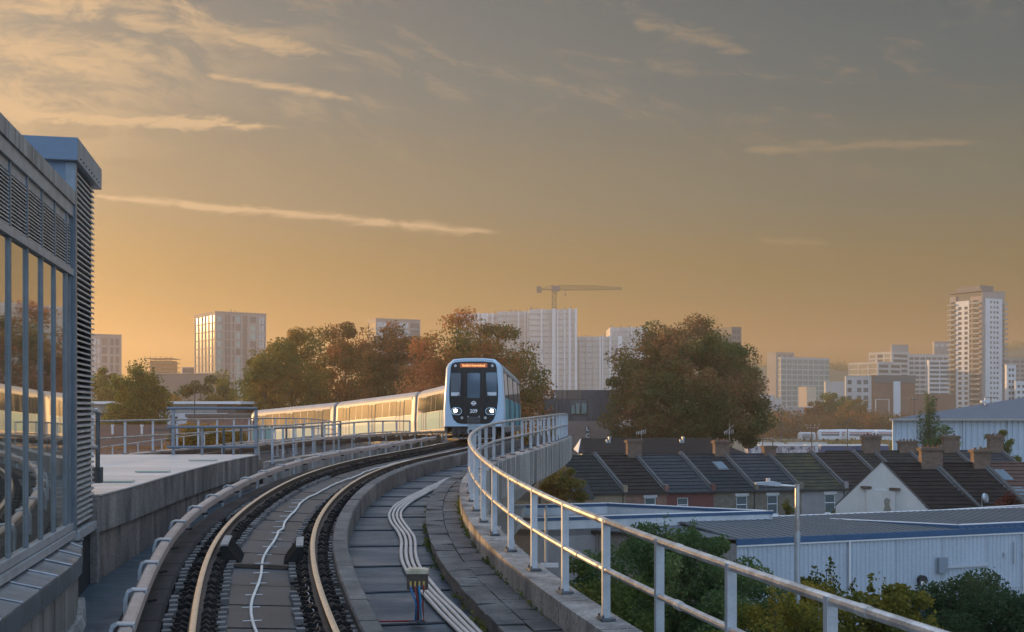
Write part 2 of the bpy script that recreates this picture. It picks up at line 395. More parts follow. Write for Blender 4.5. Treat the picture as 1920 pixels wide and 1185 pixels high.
# edge beams in cast lengths with open joints
def edge_piece(a, b, o0, o1, z0, z1):
    m = MB(); k = max(2, int((b - a) / .6) + 1)
    m.sweep([[trk(s, o0, z0), trk(s, o1, z0), trk(s, o1, z1 - .03), trk(s, o1 - .03 * (1 if o1 > o0 else -1), z1), trk(s, o0, z1)] if o1 > o0 else
             [trk(s, o1, z0), trk(s, o0, z0), trk(s, o0, z1), trk(s, o1 + .03, z1), trk(s, o1, z1 - .03)] for s in [a + (b - a) * i / (k - 1) for i in range(k)]])
    return m
EDGE = M('edge_beam_concrete', (.33, .30, .265), .85, col2=(.11, .10, .09), scale=1.3, stretch=(1, 1, .22), contrast=.42, bump=.3, bscale=30, rnd=.12, grain=.45)
ss = frange(s_at(5), s_at(72), 1.55)
for a, b in zip(ss[:-1], ss[1:]):
    edge_piece(a + .012, b - .012, 3.42, 3.86, -1.02, .09).build('edge_beam', EDGE, via)
# pale raised ribs over the joints, as on the outside of the parapet
RIB = M('joint_rib', (.47, .45, .42), .8, col2=(.36, .34, .31), scale=3)
for s in ss:
    if s_at(14) < s < s_at(66):
        m = MB(); m.hexa([trk(s - .03, 3.862, -1.0), trk(s - .03, 3.885, -1.0), trk(s + .03, 3.885, -1.0), trk(s + .03, 3.862, -1.0),
                          trk(s - .03, 3.862, .08), trk(s - .03, 3.885, .08), trk(s + .03, 3.885, .08), trk(s + .03, 3.862, .08)]); m.build('joint_rib', RIB, via)
        s2 = s + .78
        m = MB(); m.hexa([trk(s2 - .012, 3.862, -1.0), trk(s2 - .012, 3.878, -1.0), trk(s2 + .012, 3.878, -1.0), trk(s2 + .012, 3.862, -1.0),
                          trk(s2 - .012, 3.862, .07), trk(s2 - .012, 3.878, .07), trk(s2 + .012, 3.878, .07), trk(s2 + .012, 3.862, .07)]); m.build('joint_rib', RIB, via)
# deck panels right of the track with black felt laps
FELT = M('felt_lap', (.02, .022, .025), .6)
ds = frange(s_at(8), s_at(64), 2.05)
for a, b in zip(ds[:-1], ds[1:]):
    m = MB(); m.sweep([[trk(s, 1.30, -.62), trk(s, 2.74, -.62), trk(s, 2.74, -.445), trk(s, 1.30, -.445)] for s in (a + .02, (a + b) / 2, b - .02)])
    m.build('deck_panel', DECK, via)
    m = MB(); pts = [trk(b + random.uniform(-.012, .012), o, -.435) for o in np.linspace(1.32, 2.70, 8)]
    m.tube(pts, .018, 6); m.build('felt_lap', FELT, via)
# upstand of precast blocks between track and deck
us = frange(s_at(7), s_at(58), 1.15)
random.seed(4)
for i, (a, b) in enumerate(zip(us[:-1], us[1:])):
    j = random.uniform(-.008, .008); m = MB(); g = .010
    m.sweep([[trk(s, 1.06 + j, -.62), trk(s, 1.31 + j, -.62), trk(s, 1.31 + j, -.075 + j), trk(s, 1.29 + j, -.05 + j), trk(s, 1.08 + j, -.05 + j), trk(s, 1.06 + j, -.075 + j)] for s in (a + g, (a + b) / 2, b - g)])
    m.build('upstand_block', M('upstand_concrete', (.16, .14, .122), .78, col2=(.06, .054, .05), scale=2.0, contrast=.55, bump=.3, rnd=.20, grain=.4), via)
# walkway: two courses of paving slabs over a cable trough
m = MB(); m.sweep([cross(s, [(2.76, -.62), (3.40, -.62), (3.40, -.27), (2.76, -.27)]) for s in frange(s_at(7), s_at(62), 1.0)])
m.build('cable_trough', M('trough_concrete', (.15, .14, .13), .85, col2=(.08, .075, .07), scale=2), via)
ws = frange(s_at(8), s_at(60), .60)
for i, (a, b) in enumerate(zip(ws[:-1], ws[1:])):
    for k, (o0, o1) in enumerate(((2.72, 3.06), (3.075, 3.41))):
        off = .22 * k; t = random.uniform(-.014, .014); t2 = random.uniform(-.014, .014)
        m = MB(); g = .014
        m.hexa([trk(a + g + off, o0, -.265), trk(a + g + off, o1, -.265), trk(b - g + off, o1, -.265), trk(b - g + off, o0, -.265),
                trk(a + g + off, o0, -.205 + t), trk(a + g + off, o1, -.205 + t2), trk(b - g + off, o1, -.205 + t2), trk(b - g + off, o0, -.205 + t)])
        m.build('paving_slab', SLAB, via)
# piers
for Yp in (22.5, 47.5, 72, 98, 124):
    c = trk(s_at(Yp)); t = trk_dir(s_at(Yp)); t.z = 0; t.normalize(); r = Vector((t.y, -t.x, 0)); zt = c.z - 2.76
    m = MB(); m.sweep([[Vector((c.x, c.y, z)) + r * (a * w) + t * (b * d) for a, b in ((-1, -1), (1, -1), (1, 1), (-1, 1))] for z, w, d in ((0, .95, .75), (zt - 2.2, .95, .75), (zt - .9, 2.0, .8), (zt, 2.2, .8))])
    m.build('pier', CONC_L, via)
# walls and floor left of the track
m = MB(); m.sweep([cross(s, [(-3.2, -1.0), (-1.15, -1.0), (-1.15, -.60), (-3.2, -.60)]) for s in frange(s_at(4), s_at(64), 1.0)])
m.build('left_floor', DECK, via)
m = MB(); m.sweep([cross(s, [(-3.6, -1.05), (-3.2, -1.05), (-3.2, -.02), (-3.6, -.02)]) for s in frange(s_at(33.5), s_at(90), 1.2)])
m.build('inner_edge_beam', EDGE, via)

# ------------------------------------------------------------------ running track
track = empty('railway_track', trk(s_at(30)), 'curving railway track with two bright rails and black fastenings', 'track')
# base slab in panels
ps = frange(s_at(7), s_at(60), 1.25)
for a, b in zip(ps[:-1], ps[1:]):
    j = random.uniform(-.006, .006)
    m = MB(); m.sweep([[trk(s, -.41, -.45), trk(s, .41, -.45), trk(s, .41, -.235 + j), trk(s, -.41, -.235 + .055 + j)] for s in (a + .03, (a + b) / 2, b - .03)])
    m.build('track_slab', TRACKBED, track)
m = MB(); m.sweep([cross(s, [(-1.12, -.61), (1.05, -.61), (1.05, -.30), (-1.12, -.20)]) for s in frange(s_at(6), s_at(64), .8)])
m.build('track_bed', M('track_bed_dark', (.042, .036, .032), .8, col2=(.022, .02, .019), scale=4, bump=.3), track)
rs = frange(s_at(5), s_at(90), .5)
for off in (.75, -.75):
    c = cant(off)
    m = MB(); m.sweep([[trk(s, off + o, c + z) for o, z in ((-.075, -.16), (.075, -.16), (.075, -.135), (.012, -.115), (.012, -.05), (.034, -.035), (.034, -.006), (-.034, -.006), (-.034, -.035), (-.012, -.05), (-.012, -.115), (-.075, -.135))] for s in rs])
    r = m.build('rail', RAILSIDE, track)
    m = MB(); m.sweep([[trk(s, off + o, c + z) for o, z in ((-.036, -.008), (.036, -.008), (.036, -.003), (.026, .004), (-.026, .004), (-.036, -.003))] for s in rs])
    m.build('running_surface', RAILTOP, r, smooth='auto')
# fastenings: a black rubber saddle, two humped clips and pale pads at both ends
def fast_mesh():
    m = MB()
    m.box((0, 0, .02), (.56, .15, .05))
    for sx in (-1, 1):
        pr = [(sx * .055, .03), (sx * .075, .12), (sx * .13, .150), (sx * .19, .105), (sx * .235, .04)]
        poly = [Vector((x, -.055, z)) for x, z in pr]
        if sx > 0: poly.reverse()
        m.prism(poly, (0, .11, 0))
        m.tube([(sx * .20, -.02, .03), (sx * .20, -.02, .13)], .022, 6)
    me = m.build('rail_fastening', RUBBER).data
    return me
fo = fast_mesh(); 
def pad_mesh():
    m = MB(); m.box((0, 0, .03), (.10, .13, .075)); return m.build('pad', PADTOP).data
pm = pad_mesh()
for o in list(bpy.data.objects):
    if o.data in (fo, pm): bpy.data.objects.remove(o)
fs = frange(s_at(8.5), s_at(46), .262)
for off in (.75, -.75):
    for s in fs:
        p = trk(s, off, cant(off) - .235); t = trk_dir(s); rz = math.atan2(t.y, t.x) - math.pi / 2
        f = inst('rail_fastening', fo, p, track, rotz=rz + random.uniform(-.06, .06), scale=(1, random.uniform(.85, 1.15), random.uniform(.8, 1.15)))
        if s < s_at(30):
            for sx in (-1, 1):
                if random.random() < .16: continue
                q = trk(s + random.uniform(-.02, .02), off + sx * (.30 + random.uniform(-.015, .02)), cant(off) - .235); inst('fastening_pad', pm, q, track, rotz=rz)
# white cable snaking down the middle of the track, tied to thin spacer rods
random.seed(9)
cs = frange(s_at(8), s_at(56), .35); pts = []
for i, s in enumerate(cs):
    Y = float(np.interp(s, _S, _Y)); w = 0.07 * math.sin(s * .55) + .03 * math.sin(s * 1.7 + 1) - .02 + (.08 if Y > 20 else 0)
    pts.append(trk(s, w, -.185 + .02 * random.random()))
MATS['loop_white'] = M('loop_cable_white', (.72, .68, .62), .5, col2=(.5, .47, .43), scale=9)
m = MB(); m.tube(pts, .021, 8); cab = m.build('loop_cable', M('loop_cable_white', (1, 1, 1)), None, smooth=True)
tag(cab, 'thin white cable snaking along the middle of the railway track', 'cable')
for s in frange(s_at(9), s_at(25), .74):
    w = 0.07 * math.sin(s * .55) + .03 * math.sin(s * 1.7 + 1) - .02
    m = MB(); m.tube([trk(s, w - .11, -.17), trk(s, w + .11, -.17)], .006, 5); m.build('spacer_rod', TUBE, cab)
# transverse steel bar and guard brackets either side of it
def guard(sx, s):
    g = empty('guard_bracket', trk(s, sx * .50, -.2)); g.parent = track; g.location = Vector(g.location) - Vector(track.location)
    m = MB()
    for k in range(5):
        a = s - .38 + k * .19
        m.sweep([[trk(a + d, sx * o, z + cant(sx * .6) - .235) for o, z in ((.60, .0), (.60, .30), (.52, .30), (.36, .10), (.30, .0))] for d in (0, .045)])
    m.build('rib', RUBBER, g)
    m = MB(); m.sweep([[trk(a, sx * o, z + cant(sx * .6) - .235) for o, z in ((.61, .30), (.50, .30), (.50, .325), (.61, .325))] for a in (s - .42, s, s + .42)])
    m.build('guard_strip', M('guard_strip_grey', (.34, .33, .32), .55, .3, col2=(.2, .19, .18), scale=8), g)
for sx in (-1, 1): guard(sx, s_at(17.3))
m = MB(); m.sweep([cross(s, [(-.48, -.16), (.5, -.22), (.5, -.185), (-.48, -.12)]) for s in (s_at(16.7), s_at(16.78))]); m.build('cross_bar', RAILSIDE, track)
# fine bonding wire beside the right rail
random.seed(5)
m = MB(); m.tube([trk(s, .62 + .018 * math.sin(i * 1.3), -.12 + .02 * math.cos(i * 1.9)) for i, s in enumerate(frange(s_at(9), s_at(15.6), .1))], .006, 5)
tag(m.build('bonding_wire', TUBE), 'fine wavy pale wire beside the right rail near the viewer', 'wire')

# ------------------------------------------------------------------ conductor rail on the left of the track
def conductor(tr, label, off, dz, Ya, Yb, spacing, mats, name='conductor_rail'):
    root = empty(name, tr(s_at((Ya + Yb) / 2), off, dz), label, 'conductor rail')
    cs = frange(s_at(Ya), s_at(Yb), spacing)
    for a, b in zip(cs[:-1], cs[1:]):
        m = MB(); m.sweep([[tr(s, off + o, dz + z) for o, z in ((-.07, -.12), (.07, -.12), (.07, -.02), (.045, .005), (-.045, .005), (-.07, -.02))] for s in (a + .012, a + (b - a) / 3, a + 2 * (b - a) / 3, b - .012)])
        m.build('cover', mats[0], root)
        br = MB()
        # arched hood over the cover and post behind it
        arc = [(-.17, -.60), (-.17, -.09), (-.14, .015), (-.08, .04), (.085, .028), (.085, -.02)]
        inn = [(.068, -.02), (.068, .012), (-.07, .02), (-.11, -.005), (-.125, -.09), (-.125, -.60)]
        br.sweep([[tr(a + d, off + o, dz + z) for o, z in arc + inn] for d in (-.05, .05)])
        bo = br.build('bracket', mats[1], root)
        m = MB(); m.sweep([[tr(a + d, off + o, dz - .60 + z) for o, z in ((-.30, 0), (-.10, 0), (-.10, .03), (-.30, .03))] for d in (-.11, .11)]); m.build('foot_plate', mats[1], bo)
        m = MB(); m.bar(tr(a, off + .09, dz - .12), tr(a, off + .19, dz - .10), .035); m.build('clamp', RUBBER, bo)
    return root
conductor(trk, 'pale covered conductor rail on arched brackets left of the near track', -1.36, .27, 8, 46, 1.78, (COVER, GALV))
# plinth of dark blocks under it
qs = frange(s_at(8), s_at(52), .89)
for a, b in zip(qs[:-1], qs[1:]):
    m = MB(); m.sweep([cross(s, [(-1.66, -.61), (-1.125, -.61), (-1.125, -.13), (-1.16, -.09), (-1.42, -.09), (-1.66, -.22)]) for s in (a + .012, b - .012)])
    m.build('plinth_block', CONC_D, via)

# ------------------------------------------------------------------ railings
def railing(name, label, fn, a, b, spacing, height, post=.07, tube=.036, pm=GALV, tm=TUBE, mids=(.5,), plate=True, first=None, group=None, n=8):
    """fn(s) gives the foot of the railing"""
    root = empty(name, fn((a + b) / 2), label, 'railing', group)
    sp = frange(a, b, spacing) if first is None else [s for s in [first + spacing * i for i in range(-40, 80)] if a <= s <= b]
    for s in sp:
        p = fn(s); d = (fn(s + .1) - fn(s - .1)); d.z = 0; rz = math.atan2(d.y, d.x)
        m = MB(); m.box(p + Vector((0, 0, height / 2 - .01)), (post * .62, post, height + .02), rz)
        po = m.build('post', pm, root)
        if plate:
            m = MB(); m.box(p + Vector((0, 0, .012)), (.20, .16, .024), rz)
            for u in (-.07, .07):
                c = p + Vector((math.cos(rz) * u, math.sin(rz) * u, .03)) + Vector((-math.sin(rz), math.cos(rz), 0)) * .055
                m.tube([c, c + Vector((0, 0, .03))], .014, 6)
            m.build('base_plate', DKSTEEL, po)
    L = frange(a, b, spacing * 2.0)
    for k, (u, v) in enumerate(zip(L[:-1], L[1:])):
        for hz in (1.0,) + tuple(mids):
            z = height - tube * .6 if hz == 1.0 else height * hz
            pts = [fn(s) + Vector((0, 0, z)) for s in frange(u + .012, v - .012, .4)]
            m = MB(); m.tube(pts, tube if hz == 1.0 else tube * .88, n); m.build('top_rail' if hz == 1.0 else 'middle_rail', tm, root, smooth='auto')
            if k:
                q = fn(u) + Vector((0, 0, z)); q0 = fn(u - .06) + Vector((0, 0, z)); q1 = fn(u + .06) + Vector((0, 0, z))
                m = MB(); m.tube([q0, q1], tube * 1.12, n); m.build('sleeve', tm, root, smooth='auto')
    return root
railing('handrail', 'long curving galvanised handrail along the right edge of the viaduct', lambda s: trk(s, 3.64, .095), s_at(3.5), s_at(76), 1.56, 1.10, post=.085, first=s_at(12.9), tube=.040, n=10)

# ------------------------------------------------------------------ train
TR_WHITE = M('train_pale_blue', (.40, .54, .66), .28, 0.0, coat=.4)
TR_SIDE = M('train_side_silver', (.33, .32, .305), .48, .1)
TR_ROOF = M('train_roof', (.36, .36, .36), .6, .0, col2=(.28, .28, .28), scale=1.5)
TR_TEAL = M('train_teal', (.10, .30, .33), .5, 0.0, spec=.25)
TR_MASK = M('train_mask_black', (.008, .017, .022), .2, spec=.35)
TR_GLASS = M('train_side_glass', (.035, .04, .042), .05, .0, spec=.9, coat=.7)
TR_FGLASS = M('train_front_glass', (.10, .16, .22), .06, .35, spec=.8)
TR_UNDER = M('train_underframe', (.03, .032, .036), .6, col2=(.06, .055, .05), scale=5)
TR_EDGE = M('train_edge_blue', (.40, .62, .80), .3)
LAMP_ON = M('headlamp_lit', (1, 1, 1), .2, emit=(1.0, .97, .88), estr=22.0)
LAMP_OFF = M('lamp_lens', (.45, .48, .50), .1, .3)
LED = M('led_orange', (.9, .35, .1), .4, emit=(1.0, .42, .16), estr=1.1)
LEDBACK = M('led_panel', (.16, .055, .03), .4, emit=(1.0, .28, .10), estr=.16)
DOORM = M('train_door_teal', (.12, .26, .32), .5, spec=.25)

HDR = [(-1.33, .62), (1.33, .62), (1.335, 1.4), (1.22, 3.16), (1.14, 3.32), (.90, 3.53), (.45, 3.575), (-.45, 3.575), (-.90, 3.53), (-1.14, 3.32), (-1.22, 3.16), (-1.335, 1.4)]
train = empty('train', trk(s_at(70)), 'pale blue train with lit headlights rounding the curve towards the viewer', 'train')
CARL, GAP = 16.6, .55
s_front = s_at(48.0)
def side_x(z): return 1.335 - (z - 1.4) / (3.16 - 1.4) * .115 if z > 1.4 else 1.33
def text(body, size, mat, pos, right, up, parent, name, bold=0.0, extr=.002, sx=1.0):
    cu = bpy.data.curves.new(name, 'FONT'); cu.body = body; cu.size = size; cu.align_x = 'CENTER'; cu.align_y = 'CENTER'; cu.extrude = extr; cu.offset = bold
    cu.materials.append(mat); o = bpy.data.objects.new(name, cu); LINK(o)
    n = right.cross(up).normalized(); R = Matrix((right * sx, up, n)).transposed().to_4x4()
    R.translation = Vector(pos) - (wloc(parent) if parent else Vector()); o.matrix_world = R
    me = bpy.data.meshes.new_from_object(o); bpy.data.objects.remove(o)
    mo = bpy.data.objects.new(name, me); LINK(mo); mo.parent = parent; mo.matrix_basis = R
    return mo
def car(i):
    a = trk(s_front + i * (CARL + GAP)); b = trk(s_front + i * (CARL + GAP) + CARL)
    t = (b - a); L = t.length; t.normalize(); r = t.cross(Vector((0, 0, 1))).normalized(); u = r.cross(t)
    P = lambda x, y, z: a + r * x + t * y + u * z
    root = empty('car', a); root.parent = train; root.location = a - Vector(train.location)
    if i == 0: tag(root, 'leading car with black front mask and lit headlights')
    # body shell, slightly tucked in at both ends
    def shell(m):
        rows = []
        for y, k in ((0.0, .985), (.10, 1), (L - .22, 1), (L - .06, .97), (L, .93)):
            rows.append([P(x * k, y, .62 + (z - .62) * (1 - (1 - k) * .4)) for x, z in HDR])
        m.sweep(rows)
    m = MB(); shell(m); body = m.build('body', TR_SIDE if i else TR_SIDE, root)
    # roof skin
    m = MB(); m.sweep([[P(x, y, z + .012) for x, z in ((1.225, 3.16), (1.15, 3.325), (.905, 3.54), (.45, 3.585), (-.45, 3.585), (-.905, 3.54), (-1.15, 3.325), (-1.225, 3.16))] for y in (.12, L - .3)], closed=False)
    m.build('roof', TR_ROOF, root)
    for sx in (-1, 1):
        m = MB(); m.span(P(sx * 1.235, .5, 3.02), t * (L - 1.1), u * .15, r * (sx * .03)); m.build('cant_rail', M('train_cant_rail', (.34, .34, .32), .5), root)
    def sidebox(mm, sx, y0, y1, z0, z1, th):
        if z0 < 1.4 < z1:
            sidebox(mm, sx, y0, y1, z0, 1.4, th); z0 = 1.4
        x0, x1 = side_x(z0), side_x(z1)
        q = [P(sx * (x0 - .02), y0, z0), P(sx * (x0 + th), y0, z0), P(sx * (x0 + th), y1, z0), P(sx * (x0 - .02), y1, z0),
             P(sx * (x1 - .02), y0, z1), P(sx * (x1 + th), y0, z1), P(sx * (x1 + th), y1, z1), P(sx * (x1 - .02), y1, z1)]
        if sx < 0: q = [q[1], q[0], q[3], q[2], q[5], q[4], q[7], q[6]]
        mm.hexa(q)
    for sx in (-1, 1):
        doors = [L * .16, L * .5, L * .84] if i else [L * .24, L * .53, L * .85]
        lasty = .55
        for d in doors + [None]:
            end = (d - .75) if d is not None else L - .5
            if end - lasty > .5:
                n = 1 if end - lasty < 1.6 else (2 if end - lasty < 3.2 else 3); w = (end - lasty) / n
                m = MB(); sidebox(m, sx, lasty + .04, end - .04, .70, 1.86, .006); m.build('lower_panel', TR_TEAL, root)
                for k in range(n):
                    m = MB(); sidebox(m, sx, lasty + k * w + .05, lasty + (k + 1) * w - .05, 1.90, 3.00, .010); m.build('window', TR_GLASS, root)
            if d is None: break
            dm = MB(); sidebox(dm, sx, d - .70, d + .70, .70, 2.98, .018); dd = dm.build('door', DOORM, root)
            for q in (-1, 1):
                m = MB(); sidebox(m, sx, d + q * .36 - .29, d + q * .36 + .29, 1.90, 2.94, .026); m.build('door_window', TR_GLASS, dd)
            for q in (-1, 0, 1):
                m = MB(); sidebox(m, sx, d + q * .72 - .02, d + q * .72 + .02, .70, 3.0, .030); m.build('door_seal', BLACK, dd)
            lasty = d + .75
        m = MB(); m.span(P(sx * 1.20, .4, .40), t * (L - .8), u * .23, r * (sx * .12)); m.build('skirt', M('train_skirt', (.20, .20, .20), .5, col2=(.12, .11, .10), scale=3), root)
    m = MB(); m.span(P(-1.0, .8, .25), t * (L - 1.6), u * .40, r * 2.0); m.build('underframe', TR_UNDER, root)
    for yb in (2.6, L - 2.6):
        bg = MB()
        for sx in (-1, 1):
            bg.span(P(sx * 1.02 - .05, yb - 1.2, .30), t * 2.4, u * .18, r * .1)
        bo = bg.build('bogie', TR_UNDER, root)
        for sx in (-1, 1):
            for q in (-.9, .9):
                c = P(sx * .75, yb + q, .36); m = MB(); m.tube([c - r * .06, c + r * .06], .36, 16); m.build('wheel', DKSTEEL, bo, smooth='auto')
    if i < 3:   # gangway to the next car
        e = trk(s_front + (i + 1) * (CARL + GAP)); t2 = (trk(s_front + (i + 1) * (CARL + GAP) + CARL) - e).normalized(); r2 = t2.cross(Vector((0, 0, 1))).normalized(); u2 = r2.cross(t2)
        rows = []
        for k in range(9):
            f = k / 8; cc = b.lerp(e, f); rr = r.lerp(r2, f); uu = u.lerp(u2, f); w = 1.0 if k % 2 else .93
            rows.append([cc + rr * (x * w * .93) + uu * (.9 + (z - .9) * w * .96) for x, z in HDR])
        m = MB(); m.sweep(rows); m.build('gangway', M('gangway_grey', (.30, .30, .32), .6), root)
    if i: return
    # ---- the front
    fy = -.002; fr = -t
    def poly(name, pts, mat, depth, y=0.0, parent=root, smooth=False):
        m = MB(); m.prism([P(x, y, z) for x, z in pts], fr * depth); return m.build(name, mat, parent)
    # bulged white surround
    rows = []
    for y, k, kz in ((.10, 1.0, 1.0), (-.12, .985, .997), (-.26, .94, .985), (-.30, .90, .972)):
        rows.append([P(x * k, y, 1.9 + (z - 1.9) * kz) for x, z in HDR])
    m = MB(); m.sweep(list(reversed(rows))); nose = m.build('nose_surround', TR_WHITE, root, smooth='auto')
    def rr(cx, cz, w, h, rad, n=5, taper=0.0):
        o = []
        for qx, qz, a0 in ((1, 1, 0), (-1, 1, 90), (-1, -1, 180), (1, -1, 270)):
            for k in range(n + 1):
                an = math.radians(a0 + 90 * k / n)
                z = cz + qz * (h / 2 - rad) + rad * math.sin(an); f = 1 - taper * (cz + h / 2 - z) / h
                o.append((cx + (qx * (w / 2 - rad) + rad * math.cos(an)) * f, z))
        return o
    mask = [(.98, 3.18), (.93, 3.32), (.80, 3.385), (.40, 3.42), (-.40, 3.42), (-.80, 3.385), (-.93, 3.32), (-.98, 3.18), (-1.045, 2.3), (-1.04, 1.75), (-.97, 1.25), (-.86, .95), (-.70, .80), (-.52, .76), (.52, .76), (.70, .80), (.86, .95), (.97, 1.25), (1.04, 1.75), (1.045, 2.3)]
    poly('mask_rim', [(x * 1.035, 2.1 + (z - 2.1) * 1.022) for x, z in mask], TR_EDGE, .015, -.29)
    mk = poly('front_mask', mask, TR_MASK, .02, -.30)
    Y0 = -.325
    for cx, w, z0, z1 in ((-.76, .44, 1.93, 2.93), (0.0, .54, 1.86, 2.93), (.76, .46, 1.94, 2.95)):
        g = poly('windscreen' if cx else 'end_door_window', rr(cx, (z0 + z1) / 2, w, z1 - z0, .05), TR_FGLASS, .01, Y0)
        if cx: poly('sun_blind_strip', [(cx - w * .46, z0 + .03), (cx + w * .46, z0 + .03), (cx + w * .46, z0 + .17), (cx - w * .46, z0 + .17)], M('console_pale', (.55, .60, .64), .4), .004, Y0 - .012, g)
    for x in (-.37, .37): poly('door_seam', [(x - .008, .95), (x + .008, .95), (x + .008, 3.1), (x - .008, 3.1)], BLACK, .008, Y0 + .003)
    sg = poly('destination_display', rr(0, 3.255, 1.16, .19, .03), LEDBACK, .012, Y0 + .002)
    text('Stratford International', .135, LED, P(0, Y0 - .016, 3.25), r, u, sg, 'display_text', bold=.003, sx=.80)
    text('209', .22, M('number_white', (.75, .78, .80), .5), P(0, Y0 - .006, 1.30), r, u, root, 'fleet_number', bold=.004)
    # round emblem: ring with a bar
    em = MB(); N = 24
    em.sweep([[P((.062 if j else .095) * math.cos(2 * math.pi * k / N), Y0 - d, 1.64 + (.062 if j else .095) * math.sin(2 * math.pi * k / N)) for j, d in ((0, 0), (0, .006), (1, .006), (1, 0))] for k in range(N + 1)], caps=False)
    em.span(P(-.115, Y0 - .008, 1.618), r * .23, u * .044, fr * .004); em.build('emblem', MATS['number_white'], root)
    for cx in (-.78, .80):
        poly('marker_lamp', rr(cx, 3.24, .115, .115, .055), LAMP_OFF, .015, Y0)
    for sx in (-1, 1):
        hl = poly('headlight', rr(sx * .73, 1.30, .44, .29, .14), M('headlight_housing', (.05, .06, .065), .15), .012, Y0 + .003)
        m = MB(); pts = rr(sx * .73, 1.30, .44, .29, .14); m.tube([P(x, Y0 - .01, z) for x, z in pts + pts[:1]], .012, 6, caps=False); m.build('rim', TR_EDGE, hl)
        poly('lamp', rr(sx * .775, 1.315, .135, .135, .066), LAMP_ON, .02, Y0 - .010, hl)
        poly('tail_lamp', rr(sx * .50, 1.02, .12, .12, .058), LAMP_OFF, .012, Y0)
        poly('marker_lamp', rr(sx * .235, 1.075, .065, .065, .031), LAMP_OFF, .012, Y0)
        m = MB(); m.tube([P(sx * .80 - .06, Y0 - .02, 1.72), P(sx * .58, Y0 - .045, 2.05), P(sx * .50, Y0 - .045, 2.5)], .013, 5); m.tube([P(sx * .56, Y0 - .05, 1.95), P(sx * .52, Y0 - .05, 2.62)], .016, 5); m.build('wiper', BLACK, root)
    for k in range(5):
        m = MB(); m.span(P(-.28, Y0 + .02, .77 + k * .062), r * .56, u * .035, fr * .06); m.build('anticlimber', DKSTEEL, root)
    # below the bumper: valance, coupler, pipes
    m = MB(); m.span(P(-.95, -.15, .30), r * 1.9, u * .36, t * .5); m.build('front_valance', TR_UNDER, root)
    m = MB(); c = P(0.02, -.50, .47); m.tube([c + t * .5, c], .13, 12); m.tube([c + t * .02, c - t * .08], .27, 20); co = m.build('coupler', M('coupler_steel', (.30, .36, .40), .4, .6), root, smooth='auto')
    for q in (-.11, .12):
        m = MB(); c2 = P(q + .02, -.585, .44); m.tube([c2, c2 - t * .05], .075, 12); m.build('coupler_face', BLACK, co)
    for q in (-.75, -.5, .5, .75):
        m = MB(); m.tube([P(q, -.12, .62), P(q * 1.02, -.2, .40), P(q * .9, -.16, .15)], .03, 6); m.build('hose', BLACK, root)
    m = MB(); m.span(P(-.9, -.1, .12), r * 1.8, u * .05, t * .06); m.build('lifeguard_bar', M('lifeguard_grey', (.35, .37, .38), .5, .4), root)
for i in range(4): car(i)

# ------------------------------------------------------------------ station building on the left
MB_ = -439.0 / F                                  # direction of its long wall
WX0 = -2.90
wt = Vector((MB_, 1, 0)).normalized(); wr = Vector((wt.y, -wt.x, 0))      # along the wall, out of the wall towards the track
def W(Y, out=0.0, z=0.0): return Vector((WX0 + MB_ * Y, Y, ZC + z)) + wr * out
FRAME = M('aluminium_frame', (.20, .235, .27), .4, .4, col2=(.15, .18, .205), scale=4)
FRAME_L = M('aluminium_sill', (.42, .43, .44), .5, .4, col2=(.33, .32, .31), scale=4)
GLASSB = M('curtain_glass', (.58, .56, .48), .02, .9, spec=.8)
FASCIA = M('fascia_streaked', (.50, .48, .45), .55, .3, col2=(.09, .09, .09), scale=2.0, stretch=(6, 6, .5), contrast=.75)
LOUV = M('louvre_aluminium', (.58, .55, .51), .45, .35, col2=(.36, .35, .34), scale=6, rnd=.06)
DARKIN = M('dark_interior', (.012, .012, .014), .8)
CLAD_SKYTINT = M('cladding_sky_tint', (.13, .185, .25), .4, .2, col2=(.11, .16, .22), scale=1, grain=.05)  # blue skylight on the viewer-facing panels, painted into the cladding colour
st = empty('station_building', W(12, -1.0, -ZC), 'glazed station building with louvred upper panels and a streaked grey fascia', 'building')
YE = 15.75
mull = [2100 * 2.9 / (521 - x) for x in (19.2, 51.7, 79.4, 103.4, 125)]
step = mull[1] - mull[0]
mull = [mull[0] - step * k for k in range(6, 0, -1)] + mull + [YE - .06]
def wbox(m, Y0, Y1, o0, o1, z0, z1): m.span(W(Y0, o0, z0), W(Y1, o0, z0) - W(Y0, o0, z0), wr * (o1 - o0), Vector((0, 0, z1 - z0)))
def sb(name, mat, *a, parent=st):
    m = MB(); wbox(m, *a); return m.build(name, mat, parent)
sb('core', DARKIN, 4.5, YE - .02, -7.0, -.28, -6.0, 2.70)
for k, (a, b) in enumerate(zip([4.9, 7.6, 10.2, 12.35, 14.3], [7.59, 10.19, 12.34, 14.29, YE])):
    sb('fascia_panel', FASCIA, a, b - .012, -6.5, .05, 2.83, 3.02)
sb('head_rail', FRAME_L, 4.8, YE, -.10, .025, 2.66, 2.825)
sb('transom', FRAME_L, 4.8, YE, -.08, .03, 1.835, 1.93)
sb('bottom_rail', FRAME_L, 4.8, YE, -.08, .03, -1.73, -1.635)
sb('sill', FRAME_L, 4.8, YE, -.08, .06, -1.84, -1.745)
for a in mull: sb('mullion', FRAME, a - .03, a + .02, -.12, .008, -1.63, 2.66)
for a, b in zip(mull[:-1], mull[1:]):
    sb('pane', GLASSB, a + .022, b - .032, -.040, -.020, -1.63, 1.833)
    lp = sb('louvre_panel', FRAME_L, a + .022, b - .032, -.10, -.012, 2.54, 2.655)
    nb = 14
    if b - a > .3:
        for k in range(nb):
            z = 1.955 + k * .0415
            m = MB(); d = W(b - .05) - W(a + .03)
            m.span(W(a + .03, -.075, z + .022), d, wr * .075 + Vector((0, 0, -.022)), Vector((0, 0, .015))); m.build('louvre_blade', LOUV, lp)
